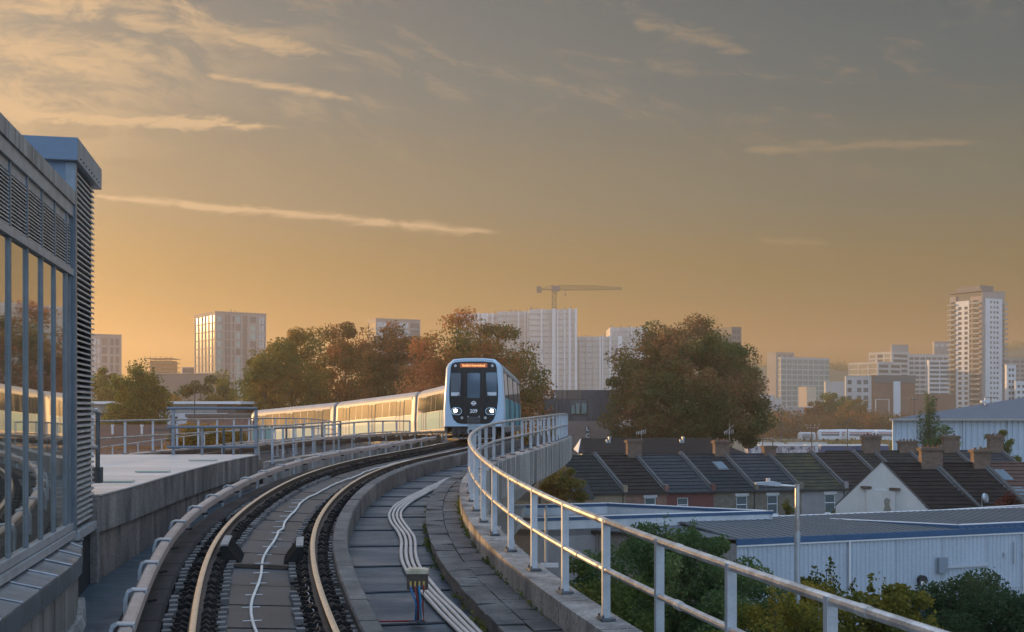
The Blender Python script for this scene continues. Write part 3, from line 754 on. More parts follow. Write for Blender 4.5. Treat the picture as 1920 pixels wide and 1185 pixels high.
# louvred tower at its end
tw = empty('louvre_tower', W(16.7, -1.0, -ZC), 'box tower with painted blue sky reflection, horizontal metal louvres and a projecting cap', 'tower')
YT0, YT1 = YE + .01, 17.55
def tb(name, mat, *a): return sb(name, mat, *a, parent=tw)
tb('core', DARKIN, YT0 + .05, YT1 - .04, -1.9, -.16, -2.2, 3.43)
tb('sky_tint_panel', CLAD_SKYTINT, YT0, YT0 + .05, -2.6, -.02, -1.75, 3.44)
tb('corner_post', FRAME, YT0 - .02, YT0 + .10, -.08, .055, -1.78, 3.43)
tb('back_panel', CLAD_SKYTINT, YT1 - .04, YT1, -1.9, -.17, -2.2, 3.43)
cp = tb('cap', M('cap_metal', (.34, .36, .38), .5, .35, col2=(.24, .25, .26), scale=2, stretch=(3, 3, .6)), YT0 - .12, YT1 + .22, -2.9, .10, 3.44, 3.76)
m = MB(); wbox(m, YT0 - .135, YT0 - .122, -2.9, .10, 3.445, 3.755); m.build('cap_sky_tint', CLAD_SKYTINT, cp)  # plate added to paint the sky's blue reflection on the cap
for k in range(8):
    m = MB(); q = W(YT0 + .1 + k * .23, .10, 3.50); m.tube([q, q + wr * .012], .012, 6); m.build('rivet', BLACK, cp)
nb = 62
for k in range(nb):
    z = -1.72 + k * (3.40 + 1.72) / nb; m = MB()
    d = W(YT1 - .01) - W(YT0 + .11)
    m.span(W(YT0 + .11, -.13, z + .062), d, wr * .155 + Vector((0, 0, -.045)), Vector((0, 0, .026))); m.build('louvre_blade', LOUV, tw)
tb('sill', FRAME_L, YT0 + .1, YT1 + .02, -.12, .08, -1.90, -1.78)
tb('corner_trim', FRAME, YT1 - .01, YT1 + .05, -.22, -.03, -2.9, 3.43)
# metal-clad ledge under the glazing
CLAD = M('ledge_metal', (.40, .41, .42), .26, .6, col2=(.20, .20, .205), scale=1.6, stretch=(1, 3, 1), contrast=.9, rnd=.10, bump=.25, bscale=5)
CLADV = M('ledge_cladding', (.34, .30, .26), .6, .1, col2=(.20, .175, .15), scale=2.5, stretch=(3, 3, .5), rnd=.14)
lg = empty('clad_ledge', W(12, .3, -ZC), 'sloping metal-clad ledge with ribbed sides below the station glazing', 'ledge')
def outer(Y): return .36 if Y < 14.3 else .36 - (Y - 14.3) * .155
lsp = frange(7.5, 16.3, .88)
for a, b in zip(lsp[:-1], lsp[1:]):
    m = MB(); j = random.uniform(-.006, .006); oa, ob = outer(a), outer(b)
    def q(Y, o, z): return W(Y, o, z)
    m.hexa([q(a + .01, -.06, -1.93), q(a + .01, oa, -2.0 + j), q(b - .01, ob, -2.0 + j), q(b - .01, -.06, -1.93),
            q(a + .01, -.06, -1.85), q(a + .01, oa, -1.955 + j), q(b - .01, ob, -1.955 + j), q(b - .01, -.06, -1.85)]); m.build('top_panel', CLAD, lg)
    m = MB(); m.tube([q(b, -.05, -1.842), q(b, ob + .01, -1.945)], .014, 6); m.build('standing_seam', CLAD, lg)
    m = MB(); m.hexa([q(a + .008, oa - .03, -2.18), q(a + .008, oa + .012, -2.18), q(b - .008, ob + .012, -2.18), q(b - .008, ob - .03, -2.18),
                      q(a + .008, oa - .03, -2.003), q(a + .008, oa + .012, -1.965), q(b - .008, ob + .012, -1.965), q(b - .008, ob - .03, -2.003)]); m.build('front_flashing', CLAD, lg)
for k, (a, b) in enumerate(zip(frange(7.5, 16.25, .30)[:-1], frange(7.5, 16.25, .30)[1:])):
    oa, ob = outer(a) - .05 - .012 * (k % 2), outer(b) - .05 - .012 * (k % 2)
    m = MB(); m.hexa([W(a + .006, oa - .05, -2.75), W(a + .006, oa, -2.75), W(b - .006, ob, -2.75), W(b - .006, ob - .05, -2.75),
                      W(a + .006, oa - .05, -2.19), W(a + .006, oa, -2.19), W(b - .006, ob, -2.19), W(b - .006, ob - .05, -2.19)]); m.build('wall_board', CLADV, lg)
for a, b in zip(frange(7.5, 16.2, 1.45)[:-1], frange(7.5, 16.2, 1.45)[1:]):
    oa, ob = outer(a), outer(b)
    m = MB(); m.hexa([W(a + .01, oa - .2, -3.45), W(a + .01, oa + .26, -3.45), W(b - .01, ob + .26, -3.45), W(b - .01, ob - .2, -3.45),
                      W(a + .01, oa - .2, -2.76), W(a + .01, oa + .03, -2.76), W(b - .01, ob + .03, -2.76), W(b - .01, ob - .2, -2.76)]); m.build('flared_base', CONC, lg)
m = MB(); wbox(m, 5, 17.5, -2.5, -.02, -3.5, -1.95); m.build('backing_wall', DARKIN, lg)

# ------------------------------------------------------------------ platform block beyond the station
PT = -1.39
pf = empty('platform_block', (-7.5, 24, 0), 'long concrete-clad platform end with a pale sheet roof beyond the station', 'platform')
edge = spline([17.5, 18.3, 22, 25, 28, 32.2], [-6.46, -6.50, -6.83, -7.08, -7.25, -7.28])
PANEL = M('platform_panel', (.22, .195, .172), .8, col2=(.07, .064, .06), scale=1.4, stretch=(2, 2, .35), contrast=.42, bump=.2, rnd=.16, grain=.45)
PANEL2 = M('platform_panel_lower', (.22, .175, .145), .85, col2=(.075, .065, .06), scale=1.4, stretch=(2, 2, .4), contrast=.42, bump=.2, rnd=.16, grain=.45)
ROOFS = M('platform_sheet', (.55, .55, .54), .33, .35, col2=(.38, .38, .38), scale=1.2, stretch=(.4, 3, 1), contrast=.8, rnd=.16, rough2=.5)
ys = frange(17.5, 32.2, .92)
E = lambda Y, z, o=0.0: Vector((float(edge(Y)) + o, Y, ZC + z))
for a, b in zip(ys[:-1], ys[1:]):
    m = MB(); m.hexa([E(a + .008, PT - .58, -.06), E(a + .008, PT - .58, .0), E(b - .008, PT - .58, .0), E(b - .008, PT - .58, -.06), E(a + .008, PT, -.06), E(a + .008, PT, .0), E(b - .008, PT, .0), E(b - .008, PT, -.06)]); m.build('upper_panel', PANEL, pf)
for a, b in zip(frange(17.55, 32.2, 1.32)[:-1], frange(17.55, 32.2, 1.32)[1:]):
    m = MB(); m.hexa([E(a + .008, -3.1, -.14), E(a + .008, -3.1, -.07), E(b - .008, -3.1, -.07), E(b - .008, -3.1, -.14), E(a + .008, PT - .585, -.14), E(a + .008, PT - .585, -.07), E(b - .008, PT - .585, -.07), E(b - .008, PT - .585, -.14)]); m.build('lower_panel', PANEL2, pf)
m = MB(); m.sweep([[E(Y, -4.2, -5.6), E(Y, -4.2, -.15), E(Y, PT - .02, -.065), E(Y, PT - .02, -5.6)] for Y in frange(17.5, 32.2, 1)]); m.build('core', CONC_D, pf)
m = MB(); m.hexa([E(17.42, -3.4, -.30), E(17.42, -3.4, .01), E(17.5, -3.4, .01), E(17.5, -3.4, -.30), E(17.42, PT, -.30), E(17.42, PT, .01), E(17.5, PT, .01), E(17.5, PT, -.30)]); m.build('end_panel', PANEL, pf)
for a, b in zip(frange(17.5, 32.2, .62)[:-1], frange(17.5, 32.2, .62)[1:]):
    m = MB(); m.hexa([E(a + .006, PT - .012, -5.6), E(a + .006, PT - .012, .015), E(b - .006, PT - .012, .015), E(b - .006, PT - .012, -5.6), E(a + .006, PT + .006, -5.6), E(a + .006, PT + .012, .015), E(b - .006, PT + .012, .015), E(b - .006, PT + .006, -5.6)]); m.build('roof_sheet', ROOFS, pf)
for Y in (20.3, 23.4, 28.3):
    m = MB(); m.box(E(Y, PT + .035, -.55), (.7, .16, .03)); m.build('hatch', M('hatch_yellowed', (.42, .44, .36), .5), pf)

# ------------------------------------------------------------------ second viaduct and its railings left of the platform
v2 = empty('far_viaduct', (-10, 50, 0), 'second concrete deck of the railway left of the platform block', 'viaduct')
lx = spline([14, 30, 40, 50, 60, 70, 82, 95], [-13.6, -12.7, -12.35, -12.1, -11.9, -12.0, -12.9, -15.5])
lz = spline([14, 30, 36, 46, 54, 64, 82, 95], [-1.5, -1.52, -1.54, -1.6, -1.66, -1.78, -2.3, -2.9])
Lp = lambda Y, o=0.0, dz=0.0: Vector((float(lx(Y)) + o, Y, ZC + float(lz(Y)) + dz))
yy = frange(15, 90, 1.5)
m = MB(); m.sweep([[Lp(Y, -.25, -1.6), Lp(Y, .25, -1.6), Lp(Y, .25, 0), Lp(Y, -.25, 0)] for Y in yy]); m.build('edge_beam', EDGE, v2)
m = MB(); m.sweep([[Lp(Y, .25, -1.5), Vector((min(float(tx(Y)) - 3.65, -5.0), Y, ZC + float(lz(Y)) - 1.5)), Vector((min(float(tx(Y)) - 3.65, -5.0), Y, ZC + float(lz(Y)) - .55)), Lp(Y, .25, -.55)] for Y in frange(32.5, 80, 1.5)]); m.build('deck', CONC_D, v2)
for Y in (40, 66, 88):
    m = MB(); p = Lp(Y, 2.2); m.box((p.x, Y, (p.z - 1.5) / 2), (1.6, 1.4, p.z - 1.5)); m.build('pier', CONC_L, v2)
def trk2(s, off=0.0, dz=0.0):
    Y = float(np.interp(s, _S, _Y)); x0 = float(lx(Y)) + 2.3; k = min(1.0, max(0.0, (Y - 34) / 30)); x1 = float(tx(Y)) - 4.1
    k = k * k * (3 - 2 * k); X = x0 + (x1 - x0) * k
    return Vector((X + off, Y, ZC - 1.45 - (0 if Y < 50 else (Y - 50) ** 2 * .0009) + dz))
for off in (.75, -.75):
    m = MB(); m.sweep([[trk2(s, off + o, z) for o, z in ((-.036, -.15), (.036, -.15), (.036, 0), (-.036, 0))] for s in frange(s_at(33), s_at(76), 1)]); tag(m.build('second_track_rail', RAILSIDE, v2))
conductor(trk2, 'sunlit conductor rail on bracket posts in front of the passing train cars', 1.3, .22, 35, 74, 1.9, (COVER, GALV))
railing('far_handrail', 'straight galvanised railing behind the platform block beside the leafy bank', lambda Y: Lp(Y, 0, 0), 18, 84, 2.55, 1.10, first=36.1, tube=.034)
cx_ = spline([33.0, 35, 39.8, 44.4, 49, 53.7, 58.2], [-7.15, -7.28, -7.48, -7.50, -6.95, -6.15, -5.25])
cz_ = spline([33, 35, 44, 50, 58.2], [-1.74, -1.74, -1.84, -1.78, -1.84])
railing('middle_handrail', 'curved galvanised railing between the near track and the sunlit train', lambda Y: Vector((float(cx_(Y)), Y, ZC + float(cz_(Y)))), 33.6, 58.0, 2.2, 1.10, tube=.034)
railing('inner_handrail', 'dark thin railing close behind the curved middle railing', lambda Y: Vector((float(cx_(Y)) - .95 - (48 - Y) * .045, Y, ZC + float(cz_(Y)) + .03)), 34.2, 50.0, 2.4, 1.10, tube=.03, pm=DKSTEEL)
# tall three-bar barrier across the end of the platform
M('galv_dull', (.26, .29, .32), .5, .5, col2=(.18, .2, .22), scale=5)
bf = empty('barrier', U(400, 852, 32), 'tall three-bar steel barrier across the far end of the platform block', 'barrier')
for x in (325, 480):
    m = MB(); p = U(x, 853, 31.9); m.box(p + Vector((0, 0, .66)), (.085, .06, 1.36)); m.build('post', MATS['galv_dull'], bf)
for x in (379, 438):
    m = MB(); p = U(x, 853, 31.95); m.box(p + Vector((0, 0, .40)), (.065, .055, .82)); m.build('short_post', MATS['galv_dull'], bf)
for y in (765.5, 801, 838.5):
    m = MB(); m.tube([U(313, y, 31.85), U(482, y - (0 if y < 770 else 1), 31.85)], .036, 8); m.build('bar', M('bar_blue_grey', (.11, .14, .17), .45, .4), bf, smooth='auto')
# gate post standing against the louvre tower
gp = empty('gate_post', W(17.75, .12, -2.9), 'slim dark post with two short rail stubs against the louvre tower', 'post')
p = U(183, 905, 17.75)
m = MB(); m.tube([p, U(183, 773, 17.75)], .038, 8); m.build('upright', DKSTEEL, gp)
m = MB(); m.box(p + Vector((0, 0, .12)), (.13, .13, .25)); m.build('socket', DKSTEEL, gp)
for y in (770, 838): 
    m = MB(); m.tube([U(170, y + 2, 17.72), U(184, y, 17.75)], .045, 8); m.build('rail_stub', TUBE, gp, smooth='auto')

# ------------------------------------------------------------------ conduits, junction box
cf = spline([8, 13.6, 18.6, 20.5, 22.5, 24.2, 26.5, 29, 32, 36, 44], [2.62, 2.62, 2.46, 2.50, 2.30, 2.16, 2.24, 2.46, 2.60, 2.64, 2.64])
for k in range(4):
    m = MB(); pts = [trk(s_at(Y), float(cf(Y)) - .26 + k * .083, -.40 + .006 * math.sin(Y * 3 + k)) for Y in frange(8, 44, .3)]
    m.tube(pts, .030, 8); o = m.build('conduit', CONDUIT, None, smooth=True)
    tag(o, ['pale grey conduit nearest the track of the four on the deck', 'second conduit from the track of the four on the deck', 'third conduit from the track of the four on the deck', 'conduit nearest the paving of the four on the deck'][k], 'conduit', 'pale conduits snaking over the deck')
jb = empty('junction_box', U(783, 1168, 14.2), 'small cream-topped junction box on a post with coloured cables', 'junction box')
b0 = U(783, 1166, 14.2); f_ = 14.2 / F
m = MB(); m.box(b0 + Vector((0, .02, .25)), (.045, .045, .55)); m.build('post', DKSTEEL, jb)
m = MB(); m.box(b0 + Vector((0, 0, .52)), (.26, .17, .20)); bx_ = m.build('box', M('box_rusty', (.10, .075, .055), .6, .2, col2=(.05, .04, .035), scale=20), jb)
m = MB(); m.box(b0 + Vector((0, 0, .645)), (.275, .19, .05)); m.box(b0 + Vector((0, 0, .675)), (.20, .14, .012)); m.build('lid', M('lid_cream', (.52, .46, .34), .5, col2=(.36, .30, .2), scale=12), bx_)
for k, c in enumerate([(.03, .16, .38), (.22, .02, .03), (.02, .22, .45), (.24, .03, .03)]):
    x = -.08 + k * .055
    m = MB(); m.tube([b0 + Vector((x, -.075, .50)), b0 + Vector((x, -.10, .44)), b0 + Vector((x * .5 + .03, -.09, .25)), b0 + Vector((x * .3 + .02 * k, -.08, .03)), b0 + Vector((-.10 - .1 * k, -.06, .02)), b0 + Vector((-.45 - .05 * k, -.02, .015))], .012, 6)
    m.build('cable', M('cable_col_%d' % k, c, .4), jb, smooth=True)
    m = MB(); m.tube([b0 + Vector((x, -.075, .53)), b0 + Vector((x, -.078, .45))], .018, 6); m.build('gland', M('brass_gland', (.6, .42, .12), .35, .7), bx_)
m = MB(); m.box(b0 + Vector((0, -.02, .02)), (.22, .14, .02)); m.build('foot', DKSTEEL, jb)
# black cables at the foot of the ledge
random.seed(3)
for k in range(3):
    pts = [W(15.6 + .05 * k, .55, -3.05), W(15.9, .75 + .04 * k, -2.92), W(15.2, .95 + .05 * k, -3.04), W(14.4, .95 + .03 * k, -3.12), W(13.7, 1.0 + .06 * k, -3.18), W(13.3, 1.25, -3.2), W(13.2, 1.7, -3.19)]
    q = []
    for i in range(len(pts) - 1):
        for f in (0, .33, .66): q.append(pts[i].lerp(pts[i + 1], f))
    m = MB(); m.tube(q, .03, 6); tag(m.build('black_cable', RUBBER, None, smooth=True), ['black cable at the front of the loop under the clad ledge', 'middle black cable of the loop under the clad ledge', 'rear black cable of the loop under the clad ledge'][k], 'cable', 'cables looping from the clad ledge')

# ------------------------------------------------------------------ walls with openings
def wall_open(m, O, ax, nrm, w, z0, z1, ops, th=.25):
    """wall from O along ax, openings (u0, u1, v0, v1) with v measured from z0; nrm points outwards"""
    O = Vector(O); ax = Vector(ax); nrm = Vector(nrm)
    us = sorted({0.0, w} | {x for o in ops for x in o[:2]}); vs = sorted({0.0, z1 - z0} | {x for o in ops for x in o[2:4]})
    for i in range(len(us) - 1):
        run = None
        for j in range(len(vs)):
            cell = None
            if j < len(vs) - 1:
                cu, cv = (us[i] + us[i + 1]) / 2, (vs[j] + vs[j + 1]) / 2
                cell = not any(o[0] < cu < o[1] and o[2] < cv < o[3] for o in ops)
            if cell and run is None: run = vs[j]
            if (not cell) and run is not None:
                m.span(O + ax * us[i] + Vector((0, 0, z0 + run)), ax * (us[i + 1] - us[i]), -nrm * th, Vector((0, 0, vs[j] - run))); run = None
    return m
def box_mesh(name, mat):
    m = MB(); m.box((0, 0, 0), (1, 1, 1)); o = m.build(name, mat); me = o.data; bpy.data.objects.remove(o); return me
def corrugated(m, A, B, z0, z1, pitch=.26, depth=.045, out=None):
    A, B = Vector(A), Vector(B); d = B - A; L = d.length; d.normalize(); n = out
    k = int(L / pitch); pl = []
    for i in range(k):
        a = i * L / k; p = L / k
        pl += [(a, 0), (a + p * .42, 0), (a + p * .54, depth), (a + p * .88, depth)]
    pl.append((L, 0))
    base = len(m.v)
    for u, e in pl:
        q = A + d * u + n * e; m.v.append((q.x, q.y, z0)); m.v.append((q.x, q.y, z1))
    for i in range(len(pl) - 1): m.f.append((base + 2 * i, base + 2 * i + 2, base + 2 * i + 3, base + 2 * i + 1))

SLATE = M('roof_slate', (0.0198, 0.0232, 0.0269), .75, col2=(0.0322, 0.0349, 0.0382), scale=2.5, contrast=.4, spec=.15)
SLATEB = M('roof_blue_slate', (0.0273, 0.0321, 0.0379), .6, col2=(0.0422, 0.0459, 0.0527), scale=3, contrast=.4, spec=.15)
TILEG = M('roof_concrete_tile', (0.0208, 0.0229, 0.0225), .8, col2=(0.0338, 0.0344, 0.0312), scale=1.6, contrast=.4, spec=.15)
TILEB = M('roof_brown_tile', (0.0190, 0.0145, 0.0134), .75, col2=(0.0316, 0.0251, 0.0223), scale=1.6, contrast=.4, spec=.15)
TILEM = M('roof_mossy_tile', (.030, .034, .030), .8, col2=(.062, .060, .034), scale=.9, contrast=.35, spec=.15)
TILER = M('roof_red_tile', (.11, .055, .04), .8, col2=(.07, .04, .032), scale=1.5, contrast=.9)
LEAD = M('lead_flashing', (0.0620, 0.0744, 0.0868), .55, .1, col2=(0.1054, 0.1178, 0.1302), scale=3)
COPING = M('coping_stone', (0.0638, 0.0638, 0.0638), .85, col2=(0.1200, 0.1125, 0.1050), scale=3, contrast=.9)
WGLASS = M('house_glass', (.10, .14, .16), .06, .2, spec=.8)
UPVC = M('window_frame_white', (.78, .80, .82), .4)
GUTTER = M('gutter_black', (.018, .018, .02), .5)
POT = M('chimney_pot', (.16, .075, .045), .8, col2=(.09, .045, .03), scale=6)
BR_BROWN = brick_mat('brick_brown', (.17, .065, .045), (.24, .11, .07), (.22, .19, .165), axis=(.975, .22))
BR_DARK = brick_mat('brick_stock', (.115, .095, .07), (.17, .145, .11), (.17, .155, .13), axis=(.975, .22))
BR_CHIM = brick_mat('brick_chimney', (.10, .058, .04), (.16, .10, .065), (.15, .13, .11), axis=(.975, .22))
RENDER_Y = M('render_buff', (.30, .235, .16), .9, col2=(.24, .185, .125), scale=1.5)
RENDER_R = M('render_red', (.16, .055, .048), .85, col2=(.12, .045, .04), scale=1.5)
RENDER_G = M('render_grey', (.27, .26, .26), .9, col2=(.22, .215, .215), scale=1.5)
RENDER_W = M('render_white', (.60, .61, .60), .85, col2=(.47, .48, .46), scale=.8, stretch=(1, 1, .4), contrast=.9)

def tile_courses(m, e0, ax, w, up, n, th=.06):
    """overlapping courses from the eaves point e0, along ax for w, climbing by the vector up"""
    ax = Vector(ax); up = Vector(up); nm = ax.cross(up).normalized()
    if nm.z < 0: nm = -nm
    for k in range(n):
        a = Vector(e0) + up * (k / n); b = Vector(e0) + up * min(1.0, (k + 1.18) / n)
        o = nm * th
        m.hexa([a, a + ax * w, b + ax * w - nm * .01, b - nm * .01, a + o, a + ax * w + o, b + ax * w, b])

def house(label, O, a, h, w, ze, zr, wallm, roofm, windows, parapet=True, chimney=None, lintel=True, courses=11, name='terraced_house', gable=False, downpipe=None, group='terraced houses beside the viaduct', cor=True, back=True):
    """O: front left corner on the ground; a: unit vector along the row; h: front wall to ridge line"""
    O = Vector(O); a = Vector(a); h = Vector(h); nrm = Vector((a.y, -a.x, 0)); Z = lambda z: Vector((0, 0, z))
    root = empty(name, O + a * (w / 2) + h, label, 'house', group)
    ops = [(u, u + ww, z0, z1) for (u, ww, z0, z1) in windows]
    m = MB(); wall_open(m, O, a, nrm, w, 0, ze - .05, ops, .3); m.build('front_wall', wallm, root)
    m = MB(); i_ = h.normalized(); m.prism([O + h * .06 + a * .02, O + h * 1.98 + a * .02, O + h * 1.98 + a * .02 + Z(ze - .03), O + h + a * .02 + Z(zr - .12), O + h * .06 + a * .02 + Z(ze - .03)], a * (w - .04)); m.build('party_walls', RENDER_W if gable else wallm, root)
    for (u, ww, z0, z1) in windows:
        p = O + a * u - nrm * .10
        f = MB(); t = .075
        for (uu, zz, du, dz) in ((0, 0, ww, t), (0, z1 - z0 - t, ww, t), (0, t, t, z1 - z0 - 2 * t), (ww - t, t, t, z1 - z0 - 2 * t), (t, (z1 - z0) * .55 - .03, ww - 2 * t, .06)):
            f.span(p + a * uu + Z(z0 + zz), a * du, -nrm * .06, Z(dz))
        fo_ = f.build('window', UPVC, root)
        g = MB(); g.span(p + a * .05 - nrm * .035 + Z(z0 + .05), a * (ww - .1), -nrm * .012, Z(z1 - z0 - .1)); g.build('pane', WGLASS, fo_)
        c = MB()
        for kk in range(5): c.span(p + a * (.08 + kk * (ww - .16) / 5) - nrm * (.10 + .02 * (kk % 2)) + Z(z0 + .06), a * ((ww - .16) / 5), -nrm * .01, Z((z1 - z0) * (.9 if len(label) % 2 else .5)))
        c.build('curtain', M('curtain_pale', (.45, .46, .42), .9), fo_)
        s_ = MB(); s_.span(O + a * (u - .05) + nrm * .05 + Z(z0 - .09), a * (ww + .1), -nrm * .2, Z(.085)); s_.build('sill', UPVC, fo_)
        if lintel:
            l = MB(); l.span(O + a * (u - .12) + nrm * .012 + Z(z1 + .01), a * (ww + .24), -nrm * .1, Z(.24)); l.build('lintel', M('lintel_white', (.66, .68, .70), .7, col2=(.55, .57, .6), scale=3), fo_)
    m = MB(); tile_courses(m, O + nrm * .16 + Z(ze - .10), a, w, h - nrm * .16 + Z(zr - ze + .10), courses); rf = m.build('roof', roofm, root); tag(rf, kind='stuff')
    if back:
        m = MB(); e = O + h * 2 + Z(ze); m.span(e, a * w, (h * -1) + Z(zr - ze), Z(.05)); m.build('back_slope', roofm, root)
    m = MB(); m.tube([O + h + Z(zr + .0), O + h + a * w + Z(zr + .0)], .09, 6); m.build('ridge_tiles', roofm, root)
    m = MB(); m.bar(O + nrm * .20 + Z(ze - .13), O + nrm * .20 + a * w + Z(ze - .13), .11, .11); m.build('gutter', GUTTER, root)
    if downpipe is not None:
        m = MB(); m.tube([O + a * downpipe + nrm * .05, O + a * downpipe + nrm * .05 + Z(ze - .15)], .04, 6); m.build('downpipe', GUTTER, root)
    if parapet:
        q = O + a * (w - .13); t = .30
        m = MB(); m.prism([q + Z(ze - .05) + h * .0, q + h + Z(zr - .05), q + h * 2 + Z(ze - .05), q + h * 2 + Z(ze + t), q + h + Z(zr + t + .04), q + Z(ze + t)], a * .24); pp = m.build('parapet', COPING, root)
        m = MB(); m.span(q - a * .10 + h * .02 + Z(ze + t * .4), a * .10, h * .97 + Z(zr - ze), Z(.06)); m.build('flashing', LEAD, pp)
        if cor:
            m = MB(); m.span(q - a * .06 + nrm * .10 + Z(ze - .35), a * .36, -nrm * .45, Z(.95)); m.build('corbel', wallm, root)
    if chimney:
        cu, cw, chh, npots = chimney; c = O + h + a * (w * cu); chm = MB()
        chm.box(c + Z(zr + chh * .36 - .2), (cw, .62, chh * .86 + .6), math.atan2(a.y, a.x)); ch = chm.build('chimney', BR_CHIM, root)
        m = MB(); m.box(c + Z(zr + chh * .80), (cw + .18, .80, .12), math.atan2(a.y, a.x)); m.box(c + Z(zr + chh * .86), (cw + .28, .90, .10), math.atan2(a.y, a.x)); m.box(c + Z(zr + chh * .92), (cw + .12, .74, .10), math.atan2(a.y, a.x)); m.build('chimney_cap', BR_CHIM, ch)
        for k in range(npots):
            p = c + a * ((k - (npots - 1) / 2) * cw / max(1, npots)) + Z(zr + chh * .95)
            m = MB(); m.tube([p, p + Z(.16 + .07 * (k % 2))], .115, 8, r2=.08); m.build('pot', POT, ch, smooth='auto')
    return root

A1 = Vector((1, .232, 0)).normalized(); H1 = Vector((-2.5, 3.0, 0)); ZE, ZR = 4.88, 8.0
def on_row(x, P0, a):   # distance along the row where photo column x falls
    t = (x - 960) / F; return (t * P0.y - P0.x) / (a.x - t * a.y)
P0 = Vector((GX(1103, 98.6), 98.6, 0))
xs = [1103, 1173, 1250, 1338, 1419, 1503, 1587, 1668]; us_ = [on_row(x, P0, A1) for x in xs]
spec = [('buff rendered terraced house with a low wide window at the end of the row', RENDER_Y, TILEG, [(1127, 1150, 3.0, 4.05)], None, False),
        ('brown brick terraced house with one white lintelled window and a broad chimney', BR_BROWN, TILEB, [(1209, 1230, 3.0, 4.36)], (.97, 1.35, 1.5, 0), True),
        ('dark red rendered terraced house under blue slates', RENDER_R, SLATEB, [(1270, 1291, 2.85, 4.30)], None, False),
        ('stock brick terraced house with a rooflight in its dark slope', BR_DARK, SLATE, [(1381, 1402, 2.6, 4.36)], (.95, 1.45, 1.35, 5), True),
        ('stock brick terraced house behind the street lamp with one tall white window', BR_DARK, SLATEB, [(1439, 1459, 2.6, 4.36)], None, True),
        ('grey rendered terraced house with mossy roof beside the white gable', RENDER_G, TILEM, [(1547, 1567, 2.6, 4.36)], (.04, 1.2, .8, 0), True),
        ('terraced house half hidden behind the white gable', BR_DARK, TILEB, [], None, True)]
for i, (lab, wm, rm, win, chim, lint) in enumerate(spec):
    O = P0 + A1 * us_[i]; w = us_[i + 1] - us_[i]
    wins = []
    for (xa, xb, z0, z1) in win:
        ua, ub = on_row(xa, P0, A1) - us_[i], on_row(xb, P0, A1) - us_[i]; wins.append((ua, ub - ua, z0, z1))
    r = house(lab, O, A1, H1, w, ZE, ZR, wm, rm, wins, chimney=chim, lintel=lint, downpipe=w - .25 if i in (0, 3, 5) else None)
    if i == 3:   # rooflight
        m = MB(); b = O + H1 * .55 + A1 * (w * .55) + Vector((0, 0, ZE + (ZR - ZE) * .55)); m.span(b, A1 * 1.0, H1 * .22 + Vector((0, 0, (ZR - ZE) * .22)), Vector((0, -.04, .09))); rl = m.build('rooflight', M('rooflight_frame', (.16, .18, .2), .4), r)
        m = MB(); m.span(b + A1 * .08 + H1 * .02 + Vector((0, -.045, .10 + (ZR - ZE) * .02)), A1 * .84, H1 * .18 + Vector((0, 0, (ZR - ZE) * .18)), Vector((0, -.01, .02))); m.build('pane', WGLASS, rl)
    if i in (1, 3):   # aerial on the chimney
        c = O + H1 + A1 * (w * .97 + .75) + Vector((0, 0, ZR)); m = MB(); m.tube([c, c + Vector((0, 0, 2.1 + i * .3))], .022, 5); m.bar(c + Vector((-.5, 0, 2.0)), c + Vector((.45, .1, 2.15 + i * .2)), .03)
        for k in range(6): q = c + Vector((-.45 + k * .16, 0, 2.02 + k * .03)); m.bar(q - Vector((0, .1, .18)), q + Vector((0, .1, .18)), .02)
        m.build('aerial', TUBE, r)
# back extension with a hipped roof at the end of the row
ex = empty('back_extension', U(1100, 960, 96), 'small dark roofed back extension at the leafy end of the terrace', 'extension')
m = MB(); c = Vector((GX(1088, 97), 97.5, 0)); m.box(c + Vector((0, 0, 2.3)), (2.2, 3.0, 4.6)); m.build('wall', RENDER_Y, ex)
m = MB(); m.add([c + Vector(p) for p in ((-1.3, -1.7, 4.6), (1.2, -1.7, 4.6), (1.2, 1.7, 4.6), (-1.3, 1.7, 4.6), (-.2, 1.4, 6.1), (.6, 1.4, 6.1))], [(0, 1, 5, 4), (1, 2, 5), (2, 3, 4, 5), (3, 0, 4), (3, 2, 1, 0)]); m.build('roof', SLATE, ex)
m = MB(); q = c + Vector((-.6, -.6, 5.0)); m.tube([q, q + Vector((0, 0, 1.1))], .09, 8); m.build('vent_pipe', GALV, ex)

